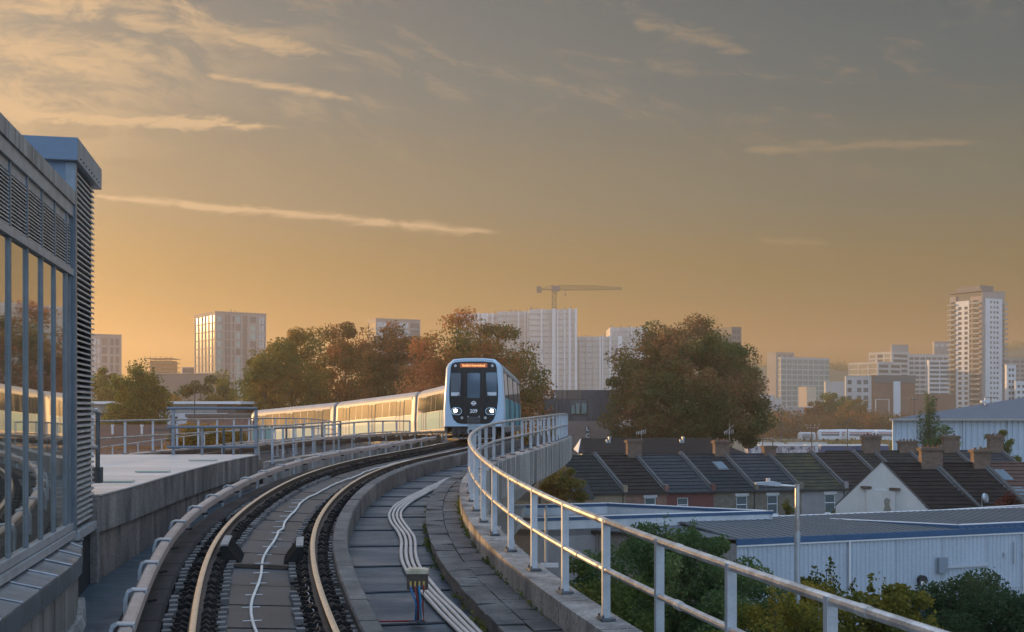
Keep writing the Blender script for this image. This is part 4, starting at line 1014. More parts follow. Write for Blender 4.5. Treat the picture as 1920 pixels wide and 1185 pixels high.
# the nearer row with the white gable
A2 = Vector((1, 0.0, 0)); H2 = Vector((-2.65, 1.95, 0)); Z2E, Z2R = 5.25, 8.46
P2 = Vector((GX(1743, 78), 78, 0))
x2 = [1743, 1838, 1932, 2030]; u2 = [on_row(x, P2, A2) for x in x2]
lab2 = ['white rendered end house whose blank gable faces the viaduct', 'white walled house with a metal flashing strip beside the gable house', 'brown roofed house with two rooflights at the right edge']
for i in range(3):
    O = P2 + A2 * u2[i]; w = u2[i + 1] - u2[i]
    r = house(lab2[i], O, A2, H2, w, Z2E, Z2R, RENDER_W, TILEB if i < 2 else TILER, [(w * .52, .8, 3.7, 4.55)], parapet=True, chimney=(.98, 1.5, 1.15, 4) if i == 0 else ((1.0, 1.2, 1.0, 3) if i == 1 else None), lintel=False, name='gable_house', gable=True, courses=13, group='white walled houses nearer the sheds', cor=False, downpipe=w - .1 if i == 0 else None)
    if i == 0:
        # the gable wall itself, with a chimney breast, plaster scar and stained ledges
        gd = H2.normalized(); gn = Vector((gd.y, -gd.x, 0)); gn = gn if gn.x < 0 else -gn
        G = lambda f, z, o=0.0: O + H2 * f + gn * o + Vector((0, 0, z))
        m = MB(); m.prism([G(-.02, 0), G(2.02, 0), G(2.02, Z2E - .02), G(1.0, Z2R + .05), G(-.02, Z2E - .02)], gn * .12); gw = m.build('gable_wall', RENDER_W, r)
        m = MB(); m.prism([G(.70, 0, .121), G(1.32, 0, .121), G(1.32, 6.55, .121), G(.70, 6.55, .121)], gn * .16); m.build('chimney_breast', RENDER_W, r)
        for f, dz in ((.70, 6.58), (1.32, 6.62)):
            m = MB(); m.span(G(f - .10, dz, .12), H2 * .22, gn * .26, Vector((0, 0, .16))); m.build('weathered_ledge', M('ledge_rust', (.14, .10, .075), .9, col2=(.07, .055, .045), scale=5), r)
        m = MB(); sc = [(.80, 5.9), (.88, 6.02), (.94, 5.85), (.92, 5.4), (.95, 5.0), (.88, 4.5), (.84, 4.3), (.80, 4.7), (.78, 5.2), (.82, 5.55)]
        m.prism([G(f, z, .283) for f, z in sc], gn * .008); m.build('plaster_scar', M('bare_render', (.27, .26, .22), .9, col2=(.2, .19, .16), scale=5), r)
        m = MB(); m.bar(G(1.0, Z2R + .10, .0), G(-.04, Z2E, .0), .30, .06); m.bar(G(1.0, Z2R + .10, .0), G(2.04, Z2E, .0), .30, .06); m.build('verge', COPING, r)
        m = MB(); c = O + A2 * (w - .1) + Vector((.05, -.4, Z2E + .15)); m.tube([c, c + Vector((0, 0, .9))], .03, 6); d0 = c + Vector((.15, -.1, .75)); m.tube([d0, d0 + Vector((.1, -.10, .03))], .36, 14, r2=.30); m.build('satellite_dish', GALV, r)
    if i == 2:
        for f in (.25, .62):
            m = MB(); b = O + H2 * f + A2 * .3 + Vector((0, -.03, Z2E + (Z2R - Z2E) * f + .03)); m.span(b, A2 * .75, H2 * .22 + Vector((0, 0, (Z2R - Z2E) * .22)), Vector((0, -.03, .05))); m.build('rooflight', WGLASS, r)
# a third row behind
A3 = Vector((1, .10, 0)).normalized(); H3 = Vector((-2.4, 3.0, 0)); P3 = Vector((GX(1612, 108), 108, 0))
x3 = [1612, 1700, 1768, 1858, 1945]; u3 = [on_row(x, P3, A3) for x in x3]
lab3 = ['dark roofed house with a tall corbelled chimney in front of the tank yard', 'low dark roofed house between two big chimneys behind the gable', 'dark roofed house with a pale patched chimney under the round bush', 'blue slated house at the right edge with orange chimney pots']
for i in range(4):
    O = P3 + A3 * u3[i]; w = u3[i + 1] - u3[i]
    house(lab3[i], O, A3, H3, w, 5.1, 8.05, BR_DARK, TILEG if i < 3 else SLATEB, [], chimney=[(.98, 1.7, 1.65, 5), (1.0, 1.8, 1.05, 5), (.92, 1.6, 1.6, 2), (.9, 1.4, 1.6, 4)][i], group='houses of the third row')

# long hipped roof behind the terrace
lb = empty('long_house', U(1240, 870, 118), 'long low building with a dark hipped roof behind the terrace', 'house')
zr, ze = GZ(821, 119), GZ(849, 114)
def hip(m, x0, x1, Ya, Yb, ze, zr, hipl, hipr):
    ym = (Ya + Yb) / 2
    m.add([(x0, Ya, ze), (x1, Ya, ze), (x1, Yb, ze), (x0, Yb, ze), (x0 + hipl, ym, zr), (x1 - hipr, ym, zr)], [(0, 1, 5, 4), (1, 2, 5), (2, 3, 4, 5), (3, 0, 4), (3, 2, 1, 0)])
X0, X1 = GX(1085, 114), GX(1398, 114)
m = MB(); tile_courses(m, (X0 + .6, 114, ze), Vector((1, 0, 0)), X1 - X0 - 3.2, Vector((0, 4.6, zr - ze)), 16, .03); tag(m.build('tile_courses', TILEB, lb), kind='stuff')
m = MB(); hip(m, X0, X1, 114.05, 123.2, ze - .05, zr - .05, .6, 2.6); m.build('roof', TILEB, lb)
m = MB(); m.box(((X0 + X1) / 2, 118.6, ze / 2 - .05), (X1 - X0 - .8, 8.2, ze - .15)); m.build('wall', RENDER_W, lb)
m = MB(); m.bar((X0, 113.93, ze - .02), (X1, 113.93, ze - .02), .12); m.build('gutter', GUTTER, lb)
m = MB(); m.prism([(X0 - .02, 114.2, ze + .02), (X0 + .02, 123, ze + .02), (X0 + .5, 118.6, zr - .1)], (-.06, 0, .0)); m.build('gable_board', WHITEP, lb)
for x in (1143, 1281):
    q = U(x, 833, 117); m = MB(); m.tube([q, q + Vector((0, 0, .75))], .11, 8); m.tube([q + Vector((0, 0, .62)), q + Vector((0, 0, .8))], .17, 8); m.tube([q + Vector((-.28, 0, .0)), q + Vector((-.28, 0, .5))], .12, 8); m.build('vent_pipe', GALV, lb)

# ------------------------------------------------------------------ sheds with blue trim
BLUE = M('trim_blue', (.030, .095, .20), .5, col2=(.022, .075, .16), scale=2)
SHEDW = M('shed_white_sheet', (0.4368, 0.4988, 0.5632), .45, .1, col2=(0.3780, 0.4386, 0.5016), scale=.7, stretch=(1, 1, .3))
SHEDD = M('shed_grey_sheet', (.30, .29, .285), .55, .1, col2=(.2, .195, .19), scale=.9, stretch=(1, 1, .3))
SHEDR = M('shed_roof_sheet', (0.0650, 0.0748, 0.0845), .55, .1, col2=(0.0910, 0.1008, 0.1105), scale=.6, stretch=(1, 3, 1))
PARAW = M('parapet_white', (.55, .58, .60), .5, col2=(.42, .45, .47), scale=1.2, stretch=(1, 1, .4))
WTRIM = M('trim_white', (.70, .70, .70), .4)
def edge_n(A, B):
    d = (B - A).normalized(); return Vector((d.y, -d.x, 0))
sh1 = empty('front_shed', (14, 60, 0), 'low white corrugated shed with blue roof edge beyond the railing', 'shed')
F0 = Vector((10.97, 54.6, 0)); FR = F0 + Vector((1, .349, 0)) * 34; FL = F0 + Vector((-1, .655, 0)) * 13.5
e1 = (FR - F0).normalized(); e2 = (FL - F0).normalized()
def sheet(name, A, B, z0, z1, mat, parent, pitch=.26):
    m = MB(); corrugated(m, A, B, z0, z1, pitch, .035, edge_n(A, B)); return m.build(name, mat, parent)
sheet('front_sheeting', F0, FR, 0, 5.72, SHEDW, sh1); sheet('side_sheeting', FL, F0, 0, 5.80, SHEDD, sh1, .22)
nF, nL = edge_n(F0, FR), edge_n(FL, F0)
for k in range(11):
    m = MB(); m.span(F0 + e1 * (2.9 * k + .6) + nF * .052, e1 * .035, nF * .012, Vector((0, 0, 5.7))); m.build('sheet_joint', M('sheet_joint', (.34, .38, .42), .5), sh1)
m = MB(); m.span(F0 + nF * .05 + Vector((0, 0, 2.75)), e1 * 34, nF * .02, Vector((0, 0, .06))); m.build('sheet_lap', MATS['sheet_joint'], sh1)
for u in (6.4, 17.5):
    m = MB(); m.tube([F0 + e1 * u + nF * .14, F0 + e1 * u + nF * .14 + Vector((0, 0, 5.7))], .05, 8); m.build('downpipe', WTRIM, sh1)
m = MB(); m.span(F0 - e1 * .08 + nF * .03 + Vector((0, 0, 5.74)), e1 * 34.1, nF * .10, Vector((0, 0, .30))); m.build('front_fascia', BLUE, sh1)
m = MB(); m.span(F0 - e1 * .06 + nF * .055 + Vector((0, 0, 5.66)), e1 * 34.0, nF * .06, Vector((0, 0, .07))); m.build('drip_trim', WTRIM, sh1)
m = MB(); m.span(FL + nL * .05 + Vector((0, 0, 5.82)), -e2 * 13.5, nL * .16, Vector((0, 0, .18))); m.build('side_gutter', GUTTER, sh1)
# shallow roof up to a white capping
UPD = Vector((-.35, 1, 0)).normalized() * 6.6
m = MB(); m.span(F0 + Vector((0, 0, 5.98)), e1 * 34, UPD + Vector((0, 0, .28)), Vector((0, 0, .05))); m.span(F0 + Vector((0, 0, 5.97)), e2 * 13.4, Vector((.35, 1, 0)) * 4.0 + Vector((0, 0, .1)), Vector((0, 0, .05))); m.build('roof', SHEDR, sh1)
m = MB()
for k in range(74): b = F0 + e1 * (k * .46 + .1) + Vector((0, 0, 6.03)); m.span(b, e1 * .05, UPD + Vector((0, 0, .28)), Vector((0, 0, .025)))
tag(m.build('roof_ribs', SHEDR, sh1), kind='stuff')
m = MB(); b = F0 + UPD + Vector((0, 0, 6.24)) - e1 * 6; m.span(b, e1 * 32, UPD.normalized() * .22, Vector((0, 0, .10))); m.build('ridge_capping', WTRIM, sh1)
# wall fittings
def on_front(x, y, out=.06): 
    u = on_row(x, F0, e1); p = F0 + e1 * u; return p + nF * out + Vector((0, 0, GZ(y, p.y)))
p = on_front(1763, 1059, .08); m = MB(); m.span(p - e1 * .28 - Vector((0, 0, .40)), e1 * .55, nF * .18, Vector((0, 0, .8))); m.build('vent_box', M('vent_grey', (.20, .24, .28), .5), sh1)
m = MB(); m.span(p + e1 * .28 + Vector((0, 0, -.18)), e1 * 2.7, nF * .10, Vector((0, 0, .16))); m.build('cable_tray', M('tray_grey', (.42, .46, .50), .5), sh1)
p = on_front(1725, 1087); m = MB(); m.tube([p, p + nF * .22], .26, 16); lm = m.build('bulkhead_lamp', GUTTER, sh1, smooth='auto'); m = MB(); m.span(p - e1 * .17 + nF * .222 - Vector((0, 0, .2)), e1 * .34, nF * .02, Vector((0, 0, .17))); m.build('diffuser', WHITEP, lm)
p = on_front(1713, 1150, .05); m = MB(); m.span(p - e1 * .55 - Vector((0, 0, 1.6)), e1 * 1.3, nF * .06, Vector((0, 0, 2.1))); m.build('door', BLUE, sh1)
for x in (1898, 1880, 1915):
    p = on_front(x, 1040, .06); m = MB(); m.span(p - Vector((0, 0, .5 if x == 1898 else .1)), e1 * .12, nF * .08, Vector((0, 0, 1.2 if x == 1898 else .22))); m.build('flue', M('flue_grey', (.40, .44, .48), .5), sh1)

def parapet_roof(name, label, pts, z0, ztop, hin, faces):
    root = empty(name, (pts[0] + pts[2]) / 2, label, 'roof'); root['category'] = 'building'; n = len(pts)
    m = MB(); m.prism([p + Vector((0, 0, 0)) for p in pts], (0, 0, ztop - hin)); m.build('body', SHEDD, root)
    for i in range(n):
        A, B = pts[i], pts[(i + 1) % n]; d = (B - A).normalized(); nn = edge_n(A, B)
        m = MB(); m.span(A + d * .0 + nn * .0 + Vector((0, 0, ztop - hin - .35)), (B - A), -nn * .14, Vector((0, 0, hin + .35 - .17))); m.build('parapet_panel', PARAW, root)
        m = MB(); m.span(A - d * .03 + nn * .03 + Vector((0, 0, ztop - .168)), (B - A) + d * .06, -nn * .20, Vector((0, 0, .165))); m.build('blue_trim', BLUE, root)
        m = MB(); m.span(A - d * .03 + nn * .05 + Vector((0, 0, ztop)), (B - A) + d * .06, -nn * .24, Vector((0, 0, .035))); m.build('coping', WTRIM, root)
    return root
Pq = [Vector((1.1, 57.9, 0)), Vector((14.4, 61.9, 0)), Vector((5.7, 66.9, 0)), Vector((-5.0, 64.2, 0))]
pr = parapet_roof('parapet_shed', 'flat roofed shed with white parapet and blue trim behind the front shed', Pq, 0, 6.72, .62, None)
m = MB()
for k in range(26): b = Vector((-3.5 + k * .50, 64.0 - k * .02, 6.14)); m.span(b, Vector((2.2, -1.0, 0)) * 1.0, Vector((.1, .1, 0)), Vector((0, 0, .14)))
tag(m.build('roof_ribs', GALV, pr), kind='stuff')
Pr = [Vector((15.2, 61.6, 0)), Vector((22.9, 57.9, 0)), Vector((40, 64.0, 0)), Vector((33, 70.5, 0))]
Pr2 = [Vector((16.8, 63.0, 0)), Vector((23.6, 59.2, 0)), Vector((42, 65.8, 0)), Vector((35, 72.5, 0))]
parapet_roof('rear_parapet_shed', 'flat roofed shed with blue edge below the white gable', Pr2, 0, 6.22, .4, None)
# grey shed end in deep shade under the viaduct
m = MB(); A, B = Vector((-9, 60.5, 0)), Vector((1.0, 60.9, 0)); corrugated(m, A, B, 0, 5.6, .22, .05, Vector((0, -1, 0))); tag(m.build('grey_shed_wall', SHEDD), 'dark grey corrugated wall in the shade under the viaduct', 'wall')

# ------------------------------------------------------------------ street lamp among the shrubs
lp = empty('street_lamp', U(1495, 1185, 28) * 1.0, 'tall galvanised street lamp post rising out of the shrubs', 'street lamp'); lp.location.z = 0
pb = Vector((GX(1495, 28), 28, 0)); zt = GZ(908, 28)
LPM = M('lamp_post_steel', (.42, .47, .52), .45, .5, col2=(.34, .38, .42), scale=3)
m = MB(); m.tube([pb, pb + Vector((0, 0, zt - 1.2))], .075, 10); m.build('column', LPM, lp, smooth='auto')
m = MB(); m.tube([pb + Vector((0, 0, zt - 1.2)), pb + Vector((0, 0, zt))], .062, 10); m.build('upper_column', TUBE, lp, smooth='auto')
m = MB(); m.tube([pb + Vector((0, 0, zt - .06)), pb + Vector((-.55, 0, zt - .02))], .035, 8); m.build('arm', TUBE, lp, smooth='auto')
q = pb + Vector((-.55, 0, zt + .0)); m = MB(); m.prism([q + Vector(v) for v in ((.12, -.09, -.05), (-.5, -.08, .0), (-.5, -.08, .045), (-.05, -.09, .075), (.12, -.09, .04))], (0, .18, 0)); hd = m.build('lantern', LPM, lp)
m = MB(); m.tube([q + Vector((-.18, 0, .06)), q + Vector((-.18, 0, .15))], .055, 10); m.build('light_sensor', M('sensor_pale', (.6, .5, .45), .5), hd)
lp2 = empty('slim_lamp', (GX(1024, 56), 56, 0), 'slim grey lamp post in front of the shaded shed under the viaduct', 'street lamp')
b = Vector((GX(1024, 56), 56, 0)); m = MB(); m.tube([b, b + Vector((0, 0, GZ(948, 56)))], .07, 8); m.build('column', LPM, lp2)
m = MB(); m.box(b + Vector((.15, -.3, GZ(1058, 56))), (.9, .4, .18)); m.build('lantern', WHITEP, lp2)

# ------------------------------------------------------------------ distant blocks
FGLASS = M('far_glass', (.30, .34, .38), .10, .75)
FGLASS_D = M('far_glass_dark', (.10, .11, .13), .12, .3)
FGLASS_G = M('far_glass_green', (.22, .30, .30), .12, .6)
CL_GREY = M('cladding_grey', (.30, .28, .27), .8, col2=(.25, .235, .225), scale=.15)
CL_PALE = M('cladding_pale', (.52, .51, .50), .8, col2=(.44, .43, .42), scale=.15)
CL_WHITE = M('cladding_white', (.62, .64, .66), .7, col2=(.54, .56, .58), scale=.15)
CL_BRICK = M('cladding_brick', (.22, .13, .09), .85, col2=(.17, .10, .075), scale=.3)
CL_DARK = M('cladding_dark', (.13, .13, .135), .7, col2=(.10, .10, .105), scale=.2)
PANES = {}
def pane_mesh(mat):
    if mat.name not in PANES: PANES[mat.name] = box_mesh('pane', mat)
    return PANES[mat.name]
def hit(C, d, x):
    t = (x - 960) / F; return (t * C.y - C.x) / (d.x - t * d.y)
def block(name, label, xl, xc, xr, ytop, Y, phi, wall, left=None, right=None, zlow=0.0, roof=True, cat='building', group=None, para=.8, mat_l=None):
    """two-faced building: vertical corner at photo column xc and distance Y, right face to xr, left face to xl.
    left/right: (floor height, [(u0, u1, v0, v1, pane material)...] as fractions of face width and floor height)"""
    C = Vector((GX(xc, Y), Y, 0)); ph = math.radians(phi)
    dr = Vector((math.cos(ph), math.sin(ph), 0)); dl = Vector((-math.sin(ph), math.cos(ph), 0))
    Lr = hit(C, dr, xr); Ll = hit(C, dl, xl) if xl < xc else 14.0
    zt = GZ(ytop, Y)
    root = empty(name, C + dr * (Lr / 2) + dl * (Ll / 2), label, cat, group)
    nr = Vector((dr.y, -dr.x, 0)); nl = -dr
    th = .45
    m = MB(); m.span(C + dr * th + dl * th, dr * (Lr - th * 1.2), dl * (Ll - th * 1.2), Vector((0, 0, zt - .3))); m.build('core', CL_DARK, root)
    for nm, d, L, nn, sp in (('front_facade', dr, Lr, nr, right), ('side_facade', dl, Ll, nl, left)):
        O = C + (d * 0 if nm == 'front_facade' else d * th)
        LL = L if nm == 'front_facade' else L - th
        ops = []; insts = []
        if sp:
            fh, cols = sp[0], sp[1]
            n = int((zt - para - zlow) / fh)
            for k in range(n):
                zb = zt - para - (k + 1) * fh
                for c_i, (u0, u1, v0, v1, pm_) in enumerate(cols):
                    if pm_ is None: continue
                    if callable(pm_):
                        pm2 = pm_(k, c_i)
                        if pm2 is None: continue
                    else: pm2 = pm_
                    ops.append((u0 * LL, u1 * LL, zb + v0 * fh, zb + v1 * fh)); insts.append((u0 * LL, u1 * LL, zb + v0 * fh, zb + v1 * fh, pm2))
        m = MB(); wall_open(m, O, d, nn, LL, 0, zt, ops, th - .05); m.build(nm, (mat_l if (mat_l and nm == 'side_facade') else wall), root)
        for (a, b, z0, z1, pm_) in insts:
            p = O + d * ((a + b) / 2) - nn * .25 + Vector((0, 0, (z0 + z1) / 2))
            inst('window', pane_mesh(pm_), p, root, rotz=math.atan2(d.y, d.x), scale=(b - a, .06, z1 - z0))
    m = MB(); m.span(C + Vector((0, 0, zt)) + (dr + dl) * -.15, dr * (Lr + .3), dl * (Ll + .3), Vector((0, 0, .35))); m.build('roof_edge', wall, root)
    return root, C, dr, dl, Lr, Ll, zt, nr, nl
rng = random.Random(12)
def pick(a, b, p): return lambda k, c: (a if rng.random() < p else b)

L1 = [(.04, .13, .08, .92, FGLASS_D), (.17, .29, .06, .94, FGLASS), (.33, .45, .06, .94, FGLASS_D), (.50, .60, .06, .94, FGLASS), (.65, .78, .06, .94, FGLASS_D), (.83, .95, .06, .94, FGLASS)]
R1 = [(.03, .13, .10, .85, FGLASS_G), (.18, .225, .05, .95, FGLASS_D), (.24, .285, .05, .95, FGLASS_D), (.33, .36, .1, .9, FGLASS_D), (.40, .49, .10, .88, pick(FGLASS_G, FGLASS_D, .6)), (.53, .62, .02, .98, FGLASS_D), (.68, .80, .10, .88, pick(FGLASS_G, FGLASS_D, .6)), (.865, .905, .05, .92, FGLASS), (.915, .965, .05, .92, FGLASS)]
r_ = block('apartment_block', 'grey apartment block with sunlit windows on its narrow side', 364, 404, 499, 585, 420, 35, CL_GREY, (3.1, L1), (3.1, R1), zlow=12)
z = r_[6]; c = r_[1] + r_[2] * 8 + r_[3] * 5
m = MB(); m.bar(c + Vector((0, 0, z)), c + Vector((0, 0, z + 1.8)), .25); m.bar(c + Vector((1.5, 0, z)), c + Vector((1.5, 0, z + 1.4)), .25); m.build('roof_mast', CL_DARK, r_[0])
block('corner_block', 'grey block with pale blue windows close beside the louvre tower', 120, 130, 228, 626, 420, 32, CL_GREY, None, (3.4, [(.45, .51, .1, .85, FGLASS), (.53, .58, .1, .85, FGLASS), (.62, .72, .1, .88, FGLASS_D), (.78, .84, .1, .88, FGLASS_D), (.88, .95, .1, .88, FGLASS_D)]), zlow=14)
# block wrapped in scaffolding
sc = empty('scaffolded_block', U(300, 762, 600), 'small tower wrapped in scaffolding between the trees', 'building'); sc.location.z = 0
X0, X1 = GX(281, 600), GX(320, 600); zt = GZ(676, 600)
m = MB(); m.box(((X0 + X1) / 2, 606, zt / 2), (X1 - X0, 12, zt)); m.build('core', CL_DARK, sc)
for k in range(9):
    m = MB(); m.box(((X0 + X1) / 2, 604, zt + 1.0 - k * 2.3), (X1 - X0 + 3.4, 16, .35)); m.build('scaffold_deck', CL_DARK, sc)
for k in range(6):
    x = X0 - 1.4 + k * (X1 - X0 + 2.8) / 5; m = MB(); m.bar((x, 596.5, 0), (x, 596.5, zt + 2.2), .22); m.build('standard', CL_DARK, sc)
block('low_grey_block', 'low grey block with a row of small windows between the left trees', 286, 290, 430, 702, 380, 4, CL_GREY, None, (4.2, [(.10, .16, .3, .7, FGLASS), (.17, .22, .3, .7, FGLASS_D), (.30, .36, .3, .7, FGLASS), (.45, .52, .3, .7, FGLASS), (.7, .8, .3, .7, FGLASS_D)]), zlow=18)
block('pale_low_block', 'small pale block left of the grey apartment block', 341, 342, 372, 690, 450, 4, CL_PALE, None, (3.5, [(.1, .4, .2, .8, FGLASS), (.5, .9, .2, .8, FGLASS_D)]), zlow=20)
block('flat_roofed_block', 'dark banded block showing above the autumn trees', 690, 705, 788, 598, 500, 25, CL_GREY, (3.2, [(.05, .95, .15, .85, FGLASS_D)]), (3.2, [(.02, .24, .12, .85, FGLASS), (.27, .49, .12, .85, FGLASS_D), (.52, .74, .12, .85, FGLASS), (.77, .98, .12, .85, FGLASS_D)]), zlow=35)

# sheeted towers under construction
SHEET1 = M('sheeting_pale', (.55, .53, .50), .8, col2=(.44, .42, .40), scale=.12, stretch=(3, 3, .4))
SHEET2 = M('sheeting_white', (.70, .70, .70), .75, col2=(.60, .60, .60), scale=.1, stretch=(3, 3, .3))
FLOORB = M('floor_band', (.36, .34, .32), .8)
def sheeted(label, x0, x1, ytop, Y, strips, depth=26, name='sheeted_tower', seed=0, rot=0.0):
    C = Vector((GX(x0, Y), Y, 0)); d = Vector((math.cos(rot), math.sin(rot), 0)); L = hit(C, d, x1); n = Vector((d.y, -d.x, 0)); zt = GZ(ytop, Y)
    root = empty(name, C + d * (L / 2) - n * (depth / 2), label, 'tower', 'sheeted towers under construction')
    m = MB(); m.span(C, d * L, -n * depth, Vector((0, 0, zt))); m.build('sheeting', SHEET1, root)
    k = 0; z = zt - 2.6
    while z > 12:
        m = MB(); m.span(C + n * .02 - d * .25 + Vector((0, 0, z)), d * (L + .5), n * .30, Vector((0, 0, .34))); m.build('floor_band', FLOORB, root); z -= 3.05
    rg = random.Random(seed)
    for (u, w, pale) in strips:
        o = .12 + .5 * (rg.random()) if pale else .35
        m = MB(); m.span(C + d * (u * L) + n * .03, d * (w * L), n * (o + .3), Vector((0, 0, zt + rg.uniform(-.3, .7)))); m.build('hoist_strip' if pale else 'standard_row', SHEET2 if pale else SHEET1, root)
    for q in range(7):
        u = rg.random(); m = MB(); m.bar(C + d * (u * L) + Vector((0, 0, zt)), C + d * (u * L) + Vector((0, 0, zt + rg.uniform(.8, 2.0))), .3); m.build('roof_stub', CL_DARK, root)
    return root
sheeted('pale sheeted tower at the left end of the construction group', 855, 932, 588, 640, [(.33, .05, 0), (.52, .05, 1), (.62, .16, 1), (.86, .06, 1)], seed=1)
sheeted('second sheeted tower from the left of the construction group', 932, 991, 584, 628, [(.22, .03, 0), (.52, .03, 0), (.66, .05, 1), (.86, .05, 1), (.95, .05, 1)], seed=2)
sheeted('tallest sheeted tower standing under the crane', 992, 1082, 580, 612, [(.24, .04, 1), (.40, .02, 0), (.475, .075, 1), (.58, .03, 1), (.72, .035, 1), (.82, .05, 1), (.95, .05, 1)], seed=3)
sheeted('lower sheeted tower right of the crane tower', 1082, 1165, 631, 620, [(.05, .02, 0), (.20, .02, 0), (.36, .02, 0), (.50, .04, 1), (.56, .03, 1), (.72, .05, 1), (.92, .09, 1)], seed=4)
sheeted('stepped sheeted tower behind the big tree', 1144, 1215, 614, 634, [(.0, .06, 0), (.3, .03, 0), (.55, .03, 1), (.8, .04, 1)], seed=5)
block('slim_tower', 'slim grey tower peeping out right of the big tree', 1330, 1372, 1390, 614, 620, 30, CL_DARK, None, (3.2, [(.1, .45, .2, .8, FGLASS_D), (.55, .9, .2, .8, FGLASS_D)]), zlow=25)

# tower crane
CRANE = M('crane_steel', (.20, .16, .06), .6, col2=(.14, .11, .05), scale=.3)
cr = empty('tower_crane', (GX(1039, 616), 616, 0), 'tower crane with a long horizontal jib above the tallest sheeted tower', 'crane')
cx, cy = GX(1039, 616), 616; zb, zt = GZ(582, 616), GZ(545, 616); S = 616 / F
m = MB(); r = 1.05
for sx in (-1, 1):
    for sy in (-1, 1): m.bar((cx + sx * r, cy + sy * r, 20), (cx + sx * r, cy + sy * r, zt), .42)
z = zb - 6; k = 0
while z < zt - 1:
    for sy in (-1, 1):
        m.bar((cx - r, cy + sy * r, z), (cx + r, cy + sy * r, z + 1.9), .24) if k % 2 else m.bar((cx + r, cy + sy * r, z), (cx - r, cy + sy * r, z + 1.9), .24)
        m.bar((cx - r, cy + sy * r, z), (cx + r, cy + sy * r, z), .22)
    z += 1.9; k += 1
m.build('mast', CRANE, cr)
m = MB(); xa, xb = GX(1046, 616), GX(1166, 616); za, zc = GZ(543.5, 616), GZ(535.5, 616); N = 34
for i in range(N):
    f0, f1 = i / N, (i + 1) / N; x0, x1 = xa + (xb - xa) * f0, xa + (xb - xa) * f1
    hh = lambda f: (zc - za) * (1.0 if f < .55 else 1.0 - (f - .55) * 1.15); t0, t1 = za + hh(f0), za + hh(f1)
    b0 = za + (f0 - .55) * .6 * (f0 > .55); b1 = za + (f1 - .55) * .6 * (f1 > .55)
    for sy in (-.7, .7): m.bar((x0, cy + sy, b0), (x1, cy + sy, b1), .30); m.bar((x0, cy + sy, b0), ((x0 + x1) / 2, cy, (t0 + t1) / 2), .20); m.bar(((x0 + x1) / 2, cy, (t0 + t1) / 2), (x1, cy + sy, b1), .20)
    m.bar((x0, cy, t0), (x1, cy, t1), .34)
m.build('jib', CRANE, cr)
m = MB(); xc = GX(1007, 616); m.span((xc, cy - .7, za - .2), (cx - xc + 2, 0, 0), (0, 1.4, 0), (0, 0, .7)); m.bar((xc + 3, cy, za + .6), (cx, cy, zc + .6), .3); m.build('counter_jib', CRANE, cr)
m = MB(); m.span((xc - .2, cy - 1.2, za - 1.6), (2.6, 0, 0), (0, 2.4, 0), (0, 0, 3.4)); m.build('counterweight', CL_DARK, cr)
m = MB(); m.span((cx - 1.5, cy - 1.6, zt - .5), (4.4, 0, 0), (0, 3.0, 0), (0, 0, 3.0)); m.build('cab', CL_DARK, cr)
m = MB(); xt = GX(1060, 616); m.bar((xt, cy, za), (xt, cy, za - 2.4), .10); m.box((xt, cy, za - .2), (2.0, 1.4, .5)); m.box((xt, cy, za - 2.7), (.9, .5, .9)); m.build('hook_trolley', CL_DARK, cr)

# tall residential tower on the right
BALC = M('balcony_glass', (.30, .32, .33), .2, .3)
Tw = block('residential_tower', 'tall pale residential tower with stacked balconies on the right skyline', 1781, 1842, 1884, 545, 650, 30, CL_GREY, (2.95, [(.04, .16, .1, .9, FGLASS_D), (.24, .38, .12, .85, FGLASS_D)]), None, zlow=8)
# its visible faces carry white panels, a brick strip and balconies
root, C, dr, dl, Lr, Ll, zt, nr, nl = Tw
for o in list(root.children):
    if o.name.startswith('window') or o.name.startswith('side_facade'): bpy.data.objects.remove(o)
CL_TILE = M('tower_terracotta', (.33, .27, .245), .8, col2=(.29, .235, .21), scale=.2)
def face_panel(nm, d, L, nn, u0, u1, z0, z1, mat, out=.1, wins=()):
    ops = []
    for (a, b, v0, v1, fh, pm_) in wins:
        z = z0 + 1.2
        while z + fh < z1: ops.append((a * (u1 - u0) * L, b * (u1 - u0) * L, z - z0 + v0 * fh, z - z0 + v1 * fh)); z += fh
    m = MB(); O = C + d * (u0 * L) + nn * out + Vector((0, 0, z0)); wall_open(m, O, d, nn, (u1 - u0) * L, 0, z1 - z0, ops, .35)
    for i in range(len(m.v)): pass
    o = m.build(nm, mat, root)
    for (a, b, v0, v1) in ops:
        p = O + d * ((a + b) / 2) - nn * .22 + Vector((0, 0, (v0 + v1) / 2)); inst('window', pane_mesh(FGLASS_D), p, root, rotz=math.atan2(d.y, d.x), scale=(b - a, .06, v1 - v0))
    return o
face_panel('brick_strip', dl, Ll, nl, .02, .36, 0, zt - 3, CL_TILE, .12, [(.25, .75, .1, .85, 2.95, None)])
face_panel('white_panel', dl, Ll, nl, .38, .79, 0, zt - 5, CL_WHITE, .45, [(.12, .36, .15, .75, 2.95, None), (.58, .84, .15, .75, 2.95, None)])
face_panel('end_strip', dl, Ll, nl, .80, 1.0, 0, zt - 2, CL_GREY, .12, [(.2, .8, .1, .85, 2.95, None)])
face_panel('white_front_panel', dr, Lr, nr, .12, .86, 0, zt - 4.2, CL_WHITE, .30, [(.28, .38, .25, .7, 2.95, None), (.48, .58, .25, .7, 2.95, None), (.66, .78, .25, .7, 2.95, None)])
z = zt - 7.5
